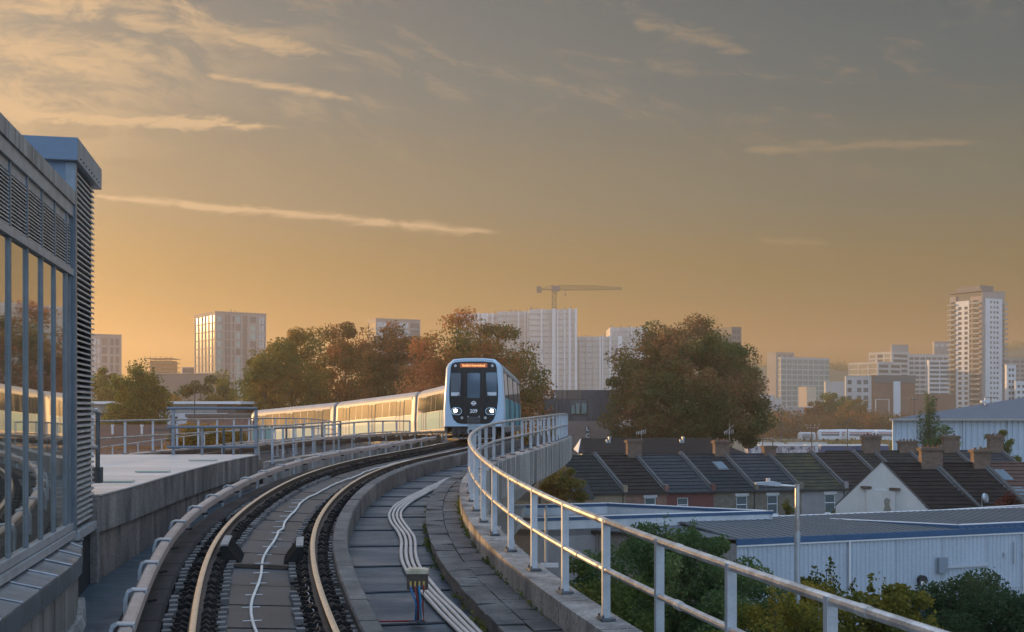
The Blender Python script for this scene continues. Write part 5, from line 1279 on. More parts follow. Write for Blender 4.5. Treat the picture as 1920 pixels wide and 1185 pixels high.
while z > 8:
    for (d, L, nn, u0, u1) in ((dl, Ll, nl, .80, 1.03), (dl, Ll, nl, .04, .36), (dr, Lr, nr, .88, 1.05)):
        m = MB(); O = C + d * (u0 * L) + nn * .15 + Vector((0, 0, z)); m.span(O, d * ((u1 - u0) * L), nn * 1.3, Vector((0, 0, .25))); m.span(O + nn * 1.25 + Vector((0, 0, .25)), d * ((u1 - u0) * L), nn * .06, Vector((0, 0, .9))); m.build('balcony', BALC, root)
    z -= 2.95
m = MB(); m.span(C + nl * 1.0 + nr * .4 + Vector((0, 0, zt - .2)), dl * (Ll + 1), -nl * 9, Vector((0, 0, 1.2))); m.build('roof_canopy', CL_DARK, root)
m = MB(); m.span(C + dl * 3 + dr * 2 + Vector((0, 0, zt)), dl * (Ll * .72), dr * (Lr * .6), Vector((0, 0, 3.6))); m.build('penthouse', CL_DARK, root)

# other buildings across the river
R2 = [(k * .111 + .012, k * .111 + .105, .08, .9, FGLASS_G) for k in range(9)]
block('glass_office', 'pale green glass office block with one sunlit edge', 1459, 1464, 1555, 670, 720, 30, CL_PALE, (3.4, [(.1, .9, .1, .9, FGLASS)]), (3.4, R2), zlow=10)
block('brown_block', 'brown grey block rising behind the green glass office', 1438, 1455, 1489, 661, 900, 30, CL_GREY, None, (3.3, [(.1, .28, .2, .7, FGLASS_D), (.4, .58, .2, .7, FGLASS_D), (.7, .88, .2, .7, FGLASS_D)]), zlow=30)
block('golden_office', 'long office whose glazing glows gold in the low sun', 1591, 1646, 1690, 679, 760, 33, CL_PALE, (3.6, [(.02, .30, .08, .92, FGLASS), (.33, .64, .08, .92, FGLASS), (.67, .98, .08, .92, FGLASS)]), (3.6, [(.05, .45, .2, .8, FGLASS_D), (.55, .95, .2, .8, FGLASS_D)]), zlow=20)
block('stepped_office', 'grey stepped office behind the golden glazed one', 1629, 1672, 1705, 660, 800, 33, CL_PALE, (3.6, [(.05, .3, .15, .85, FGLASS), (.36, .62, .15, .85, FGLASS_D), (.7, .95, .15, .85, FGLASS)]), (3.6, [(.1, .9, .2, .8, FGLASS_D)]), zlow=30)
block('plant_room_tower', 'plain grey roof block above the stepped office', 1670, 1672, 1703, 647, 810, 8, CL_GREY, None, None, zlow=60)
block('curved_roof_hall', 'broad grey hall between the golden office and the tall tower', 1700, 1703, 1790, 665, 830, 6, CL_PALE, None, (3.5, [(k * .125 + .01, k * .125 + .115, .15, .7, FGLASS_D) for k in range(8)]), zlow=20)
block('striped_block', 'striped balcony block just left of the tall tower', 1738, 1742, 1782, 676, 740, 10, CL_WHITE, None, (2.9, [(.04, .48, .35, .9, FGLASS_D), (.52, .96, .35, .9, FGLASS_D)]), zlow=14)
block('square_block', 'grey glazed block peeping over the roofs left of the tall tower', 1748, 1752, 1782, 641, 900, 10, CL_GREY, None, (3.3, [(.05, .3, .1, .9, FGLASS), (.36, .62, .1, .9, FGLASS), (.7, .95, .1, .9, FGLASS)]), zlow=60)
hb = block('brick_hall', 'windowless brick hall with a tall white pier', 1634, 1638, 1716, 705, 560, 5, CL_BRICK, None, None, zlow=0)
m = MB(); Cb, d_, n_ = hb[1], hb[2], hb[7]; u0 = hit(Cb, d_, 1674); u1 = hit(Cb, d_, 1687); m.span(Cb + d_ * u0 + n_ * .05, d_ * (u1 - u0), n_ * .9, Vector((0, 0, GZ(715, 560)))); m.build('white_pier', CL_WHITE, hb[0])
m = MB(); m.span(Cb + n_ * .06 + Vector((0, 0, GZ(718, 560))), d_ * hb[4], n_ * .3, Vector((0, 0, hb[6] - GZ(718, 560) + .1))); m.build('parapet_band', CL_DARK, hb[0])
block('office_with_windows', 'pale block with dark square windows left of the brick hall', 1584, 1586, 1636, 706, 600, 6, CL_PALE, None, (4.2, [(.06, .22, .2, .75, FGLASS_D), (.42, .58, .2, .75, FGLASS_D), (.66, .84, .2, .75, FGLASS_D)]), zlow=4)
block('white_stepped_block', 'white stepped block with small windows right of the tall tower', 1884, 1888, 1905, 685, 560, 8, CL_WHITE, None, (2.9, [(.2, .45, .25, .75, FGLASS_D), (.55, .8, .25, .75, FGLASS_D)]), zlow=4)
block('white_wing', 'lower white wing with small windows at the right edge', 1902, 1904, 1940, 716, 556, 6, CL_WHITE, None, (2.9, [(.1, .25, .25, .75, FGLASS_D), (.35, .5, .25, .75, FGLASS_D), (.65, .8, .25, .75, FGLASS_D)]), zlow=4)
block('grey_slab_block', 'long grey block behind the white wing at the right edge', 1878, 1880, 1960, 672, 800, 6, CL_GREY, None, (3.3, [(k * .2 + .02, k * .2 + .18, .3, .8, FGLASS_D) for k in range(5)]), zlow=25)
block('low_brick_wall_block', 'low brown brick range at the foot of the tall tower', 1705, 1710, 1790, 740, 520, 4, CL_BRICK, None, None)
block('sunlit_cottage', 'small building with a glowing orange side below the glass office', 1497, 1513, 1530, 726, 640, 35, M('cottage_render', (.62, .5, .38), .8), None, None)
block('pale_long_roof', 'low pale roofed range right of the glass office', 1545, 1548, 1600, 716, 690, 5, CL_PALE, None, None)
for i, (xa, xb, yt, Y) in enumerate([(1420, 1452, 742, 520), (1452, 1466, 748, 520), (1418, 1560, 765, 470)]):
    block('low_warehouse', ['pale low warehouse behind the bushes right of the big tree', 'small pale gabled warehouse beside the first one', 'long white low warehouse behind the bush belt'][i], xa - 2, xa, xb, yt, Y, 4, CL_PALE, None, (4.0, [(.1, .3, .2, .6, FGLASS_D), (.6, .8, .2, .6, FGLASS_D)]) if i < 2 else None, zlow=0, group='low warehouses beyond the bushes')
gp_ = empty('goal_frame', U(1655, 770, 500), 'thin white rectangular frame in front of the brick hall', 'frame'); m = MB()
a, b, c, d = U(1642, 771, 500), U(1642, 749, 500), U(1667, 749, 500), U(1667, 771, 500); m.bar(a, b, .25); m.bar(b, c, .25); m.bar(c, d, .25); m.build('bars', CL_WHITE, gp_)

# hills behind
hf = spline([-3000, -900, -300, 150, 240, 300, 370, 420, 480, 560, 700, 1100, 2200], [30, 32, 34, 42, 61, 58, 58, 50, 56, 76, 78, 72, 60])
random.seed(8)
m = MB(); rows = []
xsH = np.linspace(-1900, 1900, 330)
for Y, k in ((1080, 0.0), (1160, .55), (1230, .9), (1300, 1.0), (1480, .9)):
    rows.append([Vector((x, Y, max(0.02, (float(hf(x * 1300 / 1250)) + random.uniform(-.8, .8)) * k))) for x in xsH])
m.sweep(rows, closed=False); tag(m.build('hills', M('wooded_hill', (.06, .065, .04), .95, col2=(.09, .08, .045), scale=.03)), kind='structure')

# ------------------------------------------------------------------ middle distance on the right
wh = empty('warehouse', (GX(1800, 190), 190, 0), 'pale blue clad warehouse with a broad dark hipped roof on the right', 'warehouse')
WB = M('warehouse_sheet', (.40, .50, .58), .5, .1, col2=(.33, .42, .50), scale=.4, stretch=(1, 1, .3))
Yw = 175; XA, XB = GX(1674, Yw), GX(1674, Yw) + 52; ze = GZ(786, Yw)
m = MB(); corrugated(m, (XA, Yw, 0), (XB, Yw, 0), 0, ze - .1, .9, .12, Vector((0, -1, 0))); m.build('front_sheeting', WB, wh)
m = MB(); corrugated(m, (XA + 26, Yw + 42, 0), (XA, Yw, 0), 0, ze - .1, .9, .12, Vector((-.85, .53, 0))); m.build('side_sheeting', WB, wh)
m = MB(); m.add([(XA - .6, Yw - .6, ze), (XB + 2, Yw - .6, ze), (XB + 30, Yw + 42, ze), (XA + 26, Yw + 42, ze), (XA + 38, Yw + 21, ze + 4.9), (XB + 10, Yw + 21, ze + 4.9)], [(0, 1, 5, 4), (1, 2, 5), (2, 3, 4, 5), (3, 0, 4), (3, 2, 1, 0)]); m.build('roof', M('warehouse_roof', (.055, .075, .105), .6, col2=(.075, .095, .125), scale=.4), wh)
m = MB(); m.bar((XA - .7, Yw - .75, ze - .05), (XB + 2, Yw - .75, ze - .05), .35, .30); m.build('gutter', M('gutter_pale', (.33, .32, .30), .6), wh)
for k in range(7):
    x = XA + 4 + k * 7; m = MB(); m.bar((x, Yw - .2, 0), (x, Yw - .2, ze), .25); m.build('downpipe', WB, wh)
m = MB(); q = Vector((GX(1833, Yw + 12), Yw + 9, ze + 2.2)); m.box(q + Vector((0, 0, .6)), (1.4, .6, .35)); m.bar(q, q + Vector((0, 0, 1.2)), .2); m.build('roof_vent', CL_WHITE, wh)

GRAF = M('container_graffiti', (.06, .07, .12), .6, col2=(.55, .50, .52), scale=.9, stretch=(1.4, 1, .8), contrast=.35)
CROOF = M('container_roof_pale', (.60, .60, .58), .5, col2=(.46, .46, .45), scale=.5)
CBLUE = M('container_blue', (.045, .10, .22), .5, col2=(.03, .07, .16), scale=.6)
labsC = ['graffiti covered container at the front left of the yard', 'graffiti covered container in front of the telegraph pole', 'blue container in the front row of the yard', 'blue container at the right end of the front row', 'pale roofed container behind the first graffiti one', 'pale roofed container in the middle of the second row', 'pale roofed container at the right of the second row', 'pale roofed container at the left of the back row', 'pale roofed container in the middle of the back row']
cpos = [(1402, 244, 0), (1466, 244, 0), (1540, 245, 1), (1604, 246, 1), (1424, 251, 2), (1512, 251, 2), (1592, 251, 2), (1400, 262, 2), (1480, 262, 2)]
for i, (x, Y, kk) in enumerate(cpos):
    X = GX(x, Y); c = empty('container', (X + 3.7, Y, 0), labsC[i], 'container', 'containers in the yard'); L = 7.3 if kk < 2 else 8.8; h = 3.9
    m = MB(); corrugated(m, (X, Y, 0), (X + L, Y, 0), .9, h - .05, .35, .06, Vector((0, -1, 0))); m.box((X + L / 2, Y + 1.3, h / 2 + .4), (L - .02, 2.5, h - .95)); m.build('body', GRAF if kk == 0 else (CBLUE if kk == 1 else CL_WHITE), c)
    m = MB(); m.box((X + L / 2, Y + 1.25, h), (L + .04, 2.66, .14)); m.build('roof', CROOF, c)
    m = MB(); m.box((X + L / 2, Y + 1.25, .55), (L - .6, 1.6, .5)); m.build('chassis', BLACK, c)
    if kk == 0:
        for t_, q in (('HS', 2.0), ('FLA', 5.0)): text(t_, 1.7, CL_WHITE, Vector((X + q, Y - .09, 2.3)), Vector((1, 0, 0)), Vector((0, 0, 1)), c, 'graffiti_letters', bold=.03)
RED = M('stripe_red', (.35, .06, .05), .5)
for i, (x, Y, L) in enumerate([(1533, 405, 8.5), (1560, 409, 9), (1586, 403, 10), (1612, 405, 10), (1640, 400, 9.5), (1497, 405, 6)]):
    X = GX(x, Y); c = empty('coach', (X + L / 2, Y, 0), ['white coach with red stripe at the left of the parked group', 'second white coach from the left in the parked group', 'white coach behind the tall street lamp', 'white coach with red stripe in the middle of the parked group', 'white coach at the right end of the parked group by the warehouse', 'small pale blue van parked apart from the coaches'][i], 'coach' if i < 5 else 'van', 'coaches parked beyond the yard')
    h = 4.1 if i < 5 else 3.2
    prof = [(-1.25, .6), (1.25, .6), (1.27, h - .9), (1.1, h - .25), (.75, h), (-.75, h), (-1.1, h - .25), (-1.27, h - .9)]
    m = MB(); m.sweep([[Vector((X + u, Y + a * k, .6 + (z - .6) * kz)) for a, z in prof] for u, k, kz in ((0, .8, .75), (.35, .95, .94), (1.0, 1, 1), (L - .8, 1, 1), (L - .2, .95, .95), (L, .85, .85))]); m.build('body', CL_WHITE if i < 5 else CL_PALE, c, smooth='auto')
    m = MB(); m.span((X + 1, Y - 1.33, h - 1.15), (L - 2, 0, 0), (0, .1, 0), (0, 0, .28)); m.build('stripe', RED if i < 5 else FGLASS_D, c)
    m = MB(); m.span((X + 1, Y - 1.32, h - 2.2), (L - 2, 0, 0), (0, .08, 0), (0, 0, .8)); m.build('windows', FGLASS, c)
    for u in (1.8, L - 1.8):
        m = MB(); m.tube([(X + u, Y - 1.3, .5), (X + u, Y - 1.0, .5)], .5, 12); m.build('wheel', BLACK, c)
# poles
def pole(name, label, x, y0, y1, Y, w, arms, cat):
    b = U(x, y1, Y); t = U(x, y0, Y); r = empty(name, (b.x, Y, 0), label, cat)
    m = MB(); m.tube([(b.x, Y, 0), t], w, 7, r2=w * .7); m.build('shaft', M('pole_wood', (.10, .085, .075), .8), r)
    for (dz, l, off) in arms:
        m = MB(); m.bar(t + Vector((-l / 2 + off, 0, -dz)), t + Vector((l / 2 + off, 0, -dz)), .14); m.build('arm', MATS['pole_wood'], r)
        for k in range(4 if l > 1.5 else 0):
            q = t + Vector((-l / 2 + off + l * k / 3, 0, -dz)); m = MB(); m.tube([q, q + Vector((0, 0, .3))], .07, 6); m.build('insulator', CL_PALE, r)
    return r
pole('telegraph_pole', 'telegraph pole with crossarms standing in the container yard', 1522, 797, 855, 225, .14, [(.2, 2.6, .2), (.7, 2.0, .2)], 'pole')
pole('bare_pole', 'thin brown pole at the edge of the bush belt', 1465, 766, 815, 300, .16, [(.1, .6, 0)], 'pole')
pole('tall_lamp', 'tall black street lamp in front of the parked coaches', 1589, 788, 850, 200, .11, [(.0, 1.2, .35)], 'street lamp')
pole('white_mast', 'slim pale mast beside the big tree over the containers', 1430, 758, 850, 190, .09, [(6.0, 2.4, .4)], 'mast')
pole('short_mast', 'short grey mast next to the slim pale mast', 1449, 811, 850, 190, .12, [], 'mast')
pole('double_lamp', 'double armed lamp above the left end of the warehouse roof', 1714, 746, 790, 240, .14, [(.3, 2.0, 0)], 'street lamp')
pole('roof_lamp', 'double armed lamp above the warehouse roof near the right edge', 1858, 743, 790, 260, .14, [(.3, 2.4, 0)], 'street lamp')

# zinc-clad building behind the end of the handrail
zn = empty('zinc_building', (GX(1085, 150), 152, 0), 'dark zinc clad building with brick base behind the handrail', 'building')
ZINC = M('zinc_cladding', (.095, .10, .115), .45, .3, col2=(.075, .078, .09), scale=.6, rnd=.15)
ZBR = M('pale_brick', (.30, .23, .20), .85, col2=(.25, .19, .165), scale=2)
Yz = 150; g = lambda x, y: U(x, y, Yz)
xz = [1022, 1032, 1040, 1047, 1054, 1061, 1070]
a = g(1022, 748)
for x0, x1 in list(zip(xz[:-1], xz[1:])) + [(1102, 1113), (1113, 1126), (1126, 1160)]:
    m = MB(); p0, p1 = g(x0 + .4, 789), g(x1 - .4, 748); m.span(p0, (p1.x - p0.x, 0, 0), (0, .3, 0), (0, 0, p1.z - p0.z)); m.build('zinc_panel', ZINC, zn)
ZG = M('zinc_window', (.14, .20, .20), .15, .3)
for x0, x1, y0 in ((1071, 1078, 760), (1079.5, 1087, 756), (1090.5, 1100, 756)):
    m = MB(); p0, p1 = g(x0, 776), g(x1, y0); m.span(p0, (p1.x - p0.x, 0, 0), (0, .2, 0), (0, 0, p1.z - p0.z)); m.build('window', ZG, zn)
m = MB(); p0, p1 = g(1020, 860), g(1160, 748); m.span(Vector((p0.x, Yz + .32, 0)), (p1.x - p0.x, 0, 0), (0, 12, 0), (0, 0, p1.z - .05)); m.build('core', CL_DARK, zn)
m = MB(); p0, p1 = g(1022, 900), g(1160, 789.5); m.span(Vector((p0.x, Yz - .1, 0)), (p1.x - p0.x, 0, 0), (0, .35, 0), (0, 0, p1.z)); m.build('brick_base', ZBR, zn)
for x0, x1 in ((1037, 1055), (1056, 1063), (1064, 1091)):
    m = MB(); p0, p1 = g(x0, 748), g(x1, 731); m.span(p0 + Vector((0, .6, 0)), (p1.x - p0.x, 0, 0), (0, .3, 0), (0, 0, p1.z - p0.z)); m.build('attic_panel', M('attic_bronze', (.16, .13, .11), .5, .2, rnd=.2), zn)
m = MB(); p0, p1 = g(1091.5, 748), g(1170, 731); m.span(p0 + Vector((0, .6, 0)), (p1.x - p0.x, 0, 0), (0, .3, 0), (0, 0, p1.z - p0.z)); m.build('attic_panel', ZINC, zn)
m = MB(); p0, p1 = g(1037, 748), g(1170, 731); m.span(p0 + Vector((0, .95, 0)), (p1.x - p0.x, 0, 0), (0, 8, 0), (0, 0, p1.z - p0.z - .05)); m.build('attic_core', CL_DARK, zn)
m = MB(); p0, p1 = g(1039, 745), g(1043, 736); m.span(p0 + Vector((0, .5, 0)), (p1.x - p0.x, 0, 0), (0, .12, 0), (0, 0, p1.z - p0.z)); m.build('sunlit_window', FGLASS, zn)
sg_ = empty('blade_sign', g(1101, 815), 'dark vertical sign with white letters on the brick base', 'sign')
m = MB(); p0, p1 = g(1097.5, 838), g(1104.5, 799); m.span(p0 + Vector((0, -.5, 0)), (p1.x - p0.x, 0, 0), (0, .2, 0), (0, 0, p1.z - p0.z)); m.build('board', CL_DARK, sg_)
for ch, y in (('L', 804), ('C', 817)):
    text(ch, .75, WHITEP, g(1101, y) + Vector((0, -.52, 0)), Vector((1, 0, 0)), Vector((0, 0, 1)), sg_, 'letter', bold=.02)

# ------------------------------------------------------------------ left middle distance
wb = empty('white_low_building', (GX(330, 150), 150, 0), 'long white flat roofed building behind the left railings', 'building')
WL = M('white_panel', (.62, .66, .70), .6, col2=(.52, .56, .60), scale=.5, stretch=(1, 1, .3), rnd=.06)
GL_ = M('grey_green_panel', (.33, .38, .38), .6, col2=(.28, .32, .33), scale=.6, rnd=.06)
for (xa, xb, Y, k) in ((150, 212, 146, 0), (300, 450, 150, 1)):
    m = MB(); p0, p1 = U(xa, 757.5, Y), U(xb, 752.5, Y); m.span(p0 - Vector((.3, .8, 0)), (p1.x - p0.x + .6, 0, 0), (0, 14, 0), (0, 0, p1.z - p0.z)); m.build('roof_slab', WHITEP, wb)
    n = 8 if k else 4
    for q in range(n):
        f0, f1 = q / n, (q + 1) / n; x0, x1 = xa + (xb - 8 - xa) * f0, xa + (xb - 8 - xa) * f1
        m = MB(); p0, p1 = U(x0, 774, Y), U(x1 - .4, 758, Y); m.span(p0, (p1.x - p0.x, 0, 0), (0, .3, 0), (0, 0, p1.z - p0.z)); m.build('upper_panel', GL_ if q < n - 2 or not k else CL_DARK, wb)
    m = MB(); p0, p1 = U(xa, 798, Y), U(xb - 24, 774.5, Y); m.span(Vector((p0.x, Y - .2, 0)), (p1.x - p0.x, 0, 0), (0, .4, 0), (0, 0, p1.z)); m.build('white_wall', WL, wb)
    m = MB(); p0, p1 = U(xa, 798, Y), U(xb - 10, 758, Y); m.span(Vector((p0.x, Y + .35, 0)), (p1.x - p0.x, 0, 0), (0, 10, 0), (0, 0, p1.z - .1)); m.build('core', CL_DARK, wb)
    for x in ((184, 199) if not k else (322, 352, 384)):
        m = MB(); p0, p1 = U(x, 795, Y), U(x + 12, 781, Y); m.span(p0 + Vector((0, -.25, 0)), (p1.x - p0.x, 0, 0), (0, .1, 0), (0, 0, p1.z - p0.z)); m.build('window', FGLASS_D, wb)
tr_ = empty('tiled_range', (GX(300, 128), 130, 0), 'long brown tiled roof with white vents behind the platform', 'house')
zr, ze = GZ(796, 134), GZ(838, 126); X0, X1 = GX(120, 126), GX(470, 126)
m = MB(); tile_courses(m, (X0, 126, ze), Vector((1, 0, 0)), X1 - X0, Vector((0, 7, zr - ze)), 18, .05); tag(m.build('tile_courses', TILER, tr_), kind='stuff')
m = MB(); m.box(((X0 + X1) / 2, 130.5, ze / 2 - .1), (X1 - X0 - .4, 8.5, ze - .2)); m.build('wall', BR_BROWN, tr_)
m = MB(); m.span((X0, 133.1, zr - .06), (X1 - X0, 0, 0), (0, 6, ze - zr), (0, 0, .06)); m.build('back_slope', TILER, tr_)
for x, y in ((211, 806), (266, 806), (240, 828)):
    q = U(x, y, 129); m = MB(); m.tube([q - Vector((0, 0, .5)), q + Vector((0, 0, .5))], .13, 8); m.tube([q + Vector((0, 0, .4)), q + Vector((0, 0, .6))], .2, 8); m.build('roof_vent', CL_WHITE, tr_)
bw = empty('brick_range', (GX(470, 120), 120, 0), 'dark brick range behind the sunlit bush at the platform end', 'building')
m = MB(); p0, p1 = U(352, 800, 112), U(600, 782, 112); m.span(Vector((p0.x, 112, 0)), (p1.x - p0.x, 0, 0), (0, 8, 0), (0, 0, p1.z)); m.build('wall', BR_BROWN, bw)
m = MB(); m.span(Vector((p0.x - .2, 111.8, p1.z)), (p1.x - p0.x + .4, 0, 0), (0, 8.4, 0), (0, 0, .3)); m.build('coping', COPING, bw)
pole('slim_mast', 'slim pale mast in front of the white low building', 365, 727, 800, 100, .07, [], 'mast')
pole('yard_lamp', 'low street lamp with one arm behind the platform barrier', 319, 806, 850, 60, .06, [(.0, 1.1, -.5)], 'street lamp')
# distant row of bright low railings down the bank
railing('bank_railing', 'low pale fence dropping down the bank behind the far handrail', lambda Y: Vector((GX(200, Y) + (Y - 58) * .62, Y, GZ(846, 58) - .75 + (Y - 58) * .045)), 54, 72, 2.2, 1.0, tube=.03, mids=(), plate=False)

# ------------------------------------------------------------------ trees and shrubs
BARK = M('bark', (.055, .045, .035), .95, col2=(.09, .075, .06), scale=3)
def leaf_mesh(name, P, size, mat, rg, up=.25, aspect=.62):
    n = len(P); N = rg.normal(size=(n, 3)); N[:, 2] += up; N /= np.linalg.norm(N, axis=1)[:, None]
    T = rg.normal(size=(n, 3)); T -= N * (T * N).sum(1)[:, None]; T /= np.linalg.norm(T, axis=1)[:, None]; B = np.cross(N, T)
    s = size * rg.uniform(.6, 1.35, (n, 1))
    V = np.empty((n, 4, 3)); V[:, 0] = P - T * s * .5; V[:, 1] = P + B * s * aspect * .5 + N * s * .06; V[:, 2] = P + T * s * .5; V[:, 3] = P - B * s * aspect * .5 + N * s * .06
    me = bpy.data.meshes.new(name); me.vertices.add(n * 4); me.vertices.foreach_set('co', V.ravel())
    me.loops.add(n * 4); me.loops.foreach_set('vertex_index', np.arange(n * 4, dtype=np.int32))
    me.polygons.add(n); me.polygons.foreach_set('loop_start', np.arange(0, n * 4, 4, dtype=np.int32)); me.polygons.foreach_set('loop_total', np.full(n, 4, dtype=np.int32))
    me.materials.append(mat); me.update(calc_edges=True); return me
def crown_points(rg, c, R, K, n, cr, shape, gap):
    """K leaf clumps through an uneven crown, densest near its surface"""
    if shape == 'shrub':
        P1, C1 = crown_points(rg, np.array(c) - np.array([0, 0, R[2] * .05]), R * np.array([.95, .95, .88]), max(40, K), int(n * .62), cr * .95, 'dome', 0)
        P2, C2 = crown_points(rg, c, R, K, n - int(n * .62), cr * .8, 'stems', 0)
        return np.concatenate([P1, P2]), np.concatenate([C1[:K // 2], C2])
    if shape == 'stems':
        ang = rg.uniform(0, 2 * math.pi, K); rad = rg.uniform(0, 1, K) ** .6; top = (1 - .55 * rad ** 2) * rg.uniform(.78, 1.0, K)
        tip = np.stack([np.cos(ang) * rad, np.sin(ang) * rad, top * 2 - 1], 1); base = tip * np.array([.25, .25, 0]) + np.array([0, 0, -1.0])
        k = rg.integers(0, K, n); t = rg.uniform(.12, 1.0, n) ** .8
        P = base[k] + (tip[k] - base[k]) * t[:, None]; P[:, :2] *= (.55 + .45 * t[:, None] ** .6) / (.55 + .45)
        off = rg.normal(size=(n, 3)) * (cr * (1.25 - .95 * t))[:, None] * rg.uniform(.5, 1.2, (n, 1))
        return np.array(c) + P * np.array(R) + off, np.array(c) + tip * np.array(R)
    C = []
    lob = rg.normal(size=(7, 3)); lob /= np.linalg.norm(lob, axis=1)[:, None]; la = rg.uniform(-.16, .16, 7)
    while len(C) < K:
        d = rg.normal(size=3); d /= np.linalg.norm(d)
        r = rg.uniform(.30, 1.0) ** .55
        k = 1 + sum(a * max(0, d @ l) ** 3 for a, l in zip(la, lob)) * 1.6
        p = d * r * k
        if shape == 'dome':
            if p[2] < -.85: continue
            if p[2] < 0: p[2] *= .95
        elif shape == 'spire':
            w = np.clip((1 - p[2]) / 1.5, .16, 1.0) ** 1.0; p[0] *= w; p[1] *= w
        elif shape == 'mass': pass
        C.append(p)
    C = np.array(C)
    w = rg.uniform(.35, 1.0, K) ** 1.2; w /= w.sum(); idx = rg.choice(K, n, p=w)
    sc = cr * rg.uniform(.6, 1.3, K)
    q = rg.normal(size=(n, 3)); ln = np.linalg.norm(q, axis=1)[:, None]; q = q / ln * np.minimum(ln, 2.0) ** .8
    P = C[idx] * np.array(R) + q * sc[idx][:, None] * np.array([1, 1, .72])
    return np.array(c) + P, np.array(c) + C * np.array(R)
def tree(name, label, x, ytop, Y, wpx, zlow, n, leaf, mat, seed, K=70, cr=None, shape='dome', group=None, cat='tree', trunk=.28, limbs=22, up=.25, depth=1.0, bark=None):
    rg = np.random.default_rng(seed); X = GX(x, Y); zt = GZ(ytop, Y); w = wpx * Y / F
    root = empty(name, (X, Y, 0), label, cat, group)
    cr = cr or w * .075; R = np.array([w / 2 - cr * .8, (w / 2 - cr * .8) * depth, (zt - zlow) / 2 - cr * .5]); c = np.array([X, Y, (zt + zlow) / 2])
    P, C = crown_points(rg, c, R, K, n, cr, shape, 0)
    P[:, 2] = np.maximum(P[:, 2], .05)
    me = leaf_mesh('crown', P - np.array([X, Y, 0]), leaf, mat, rg, up); o = bpy.data.objects.new('crown', me); LINK(o); o.parent = root
    m = MB(); zc = zlow + (zt - zlow) * .30; lean = rg.normal(size=2) * w * .02
    tp = [Vector((X, Y, -.1)), Vector((X + lean[0], Y + lean[1], zc * .5)), Vector((X + lean[0] * .4, Y, zc)), Vector((X, Y, zlow + (zt - zlow) * .62)), Vector((X + lean[1], Y, zlow + (zt - zlow) * .88))]
    m.tube(tp, trunk, 8, r2=trunk * .18)
    for k in rg.choice(len(C), min(limbs, len(C)), replace=False):
        e = Vector(C[k]); f = float(np.clip((e.z - zlow) / max(.1, zt - zlow) - .22, .0, .7)); z0 = zlow * .9 + (zt - zlow) * f; b = Vector((X + lean[0] * .4, Y, max(.3, z0)))
        mid = b.lerp(e, .55) + Vector((rg.normal() * w * .02, rg.normal() * w * .02, (e - b).length * .08))
        m.tube([b, b.lerp(mid, .5) + Vector((0, 0, .1)), mid, e], trunk * .42 * (1 - f * .5), 5, r2=trunk * .07)
    m.build('trunk', bark or BARK, root, smooth=True)
    return root
AUT1 = leaf_mat('leaves_autumn_olive', [(0.0, (0.0661, 0.0920, 0.0250)), (.35, (0.1378, 0.1500, 0.0400)), (.6, (0.2408, 0.1720, 0.0460)), (.85, (0.3707, 0.2020, 0.0540)), (1.0, (0.4446, 0.3020, 0.0900))], .14)
AUT2 = leaf_mat('leaves_autumn_brown', [(0.0, (0.0612, 0.0720, 0.0250)), (.35, (0.1344, 0.1094, 0.0400)), (.6, (0.2460, 0.1248, 0.0470)), (.85, (0.3492, 0.1334, 0.0580)), (1.0, (0.4512, 0.2285, 0.0820))], .15)
AUT3 = leaf_mat('leaves_autumn_red', [(0.0, (0.0768, 0.1021, 0.0300)), (.3, (0.1632, 0.1481, 0.0450)), (.5, (0.3060, 0.1582, 0.0530)), (.75, (0.4980, 0.1582, 0.0660)), (1.0, (0.5736, 0.2558, 0.0940))], .11)
BIGT = leaf_mat('leaves_big_maple', [(0.0, (0.0616, 0.0892, 0.0300)), (.4, (0.1221, 0.1382, 0.0450)), (.62, (0.2050, 0.1450, 0.0610)), (.82, (0.3069, 0.1450, 0.0810)), (1.0, (0.3886, 0.2568, 0.0920))], .17)
GRN1 = leaf_mat('leaves_green', [(0.0, (0.046, 0.075, 0.023)), (.5, (0.099, 0.132, 0.033)), (.8, (0.182, 0.182, 0.050)), (1.0, (0.281, 0.215, 0.066))], .3)
GRN2 = leaf_mat('leaves_willow', [(0.0, (0.041, 0.080, 0.034)), (.5, (0.090, 0.147, 0.055)), (.8, (0.158, 0.203, 0.074)), (1.0, (0.225, 0.247, 0.095))], .5)
YEL = leaf_mat('leaves_yellow_green', [(0.0, (0.049, 0.065, 0.017)), (.4, (0.103, 0.114, 0.026)), (.7, (0.205, 0.178, 0.032)), (1.0, (0.324, 0.238, 0.043))], .6)
GOLD = leaf_mat('leaves_golden', [(0.0, (0.090, 0.083, 0.024)), (.4, (0.195, 0.143, 0.033)), (.7, (0.360, 0.210, 0.045)), (1.0, (0.480, 0.300, 0.075))], .6)
DARKB = leaf_mat('leaves_dark_buddleia', [(0.0, (0.022, 0.048, 0.023)), (.5, (0.048, 0.084, 0.038)), (.85, (0.081, 0.113, 0.051)), (1.0, (0.127, 0.146, 0.068))], .6)
REDB = leaf_mat('leaves_red_shrub', [(0.0, (.05, .02, .016)), (.5, (.12, .035, .028)), (1.0, (.20, .09, .05))], .6)

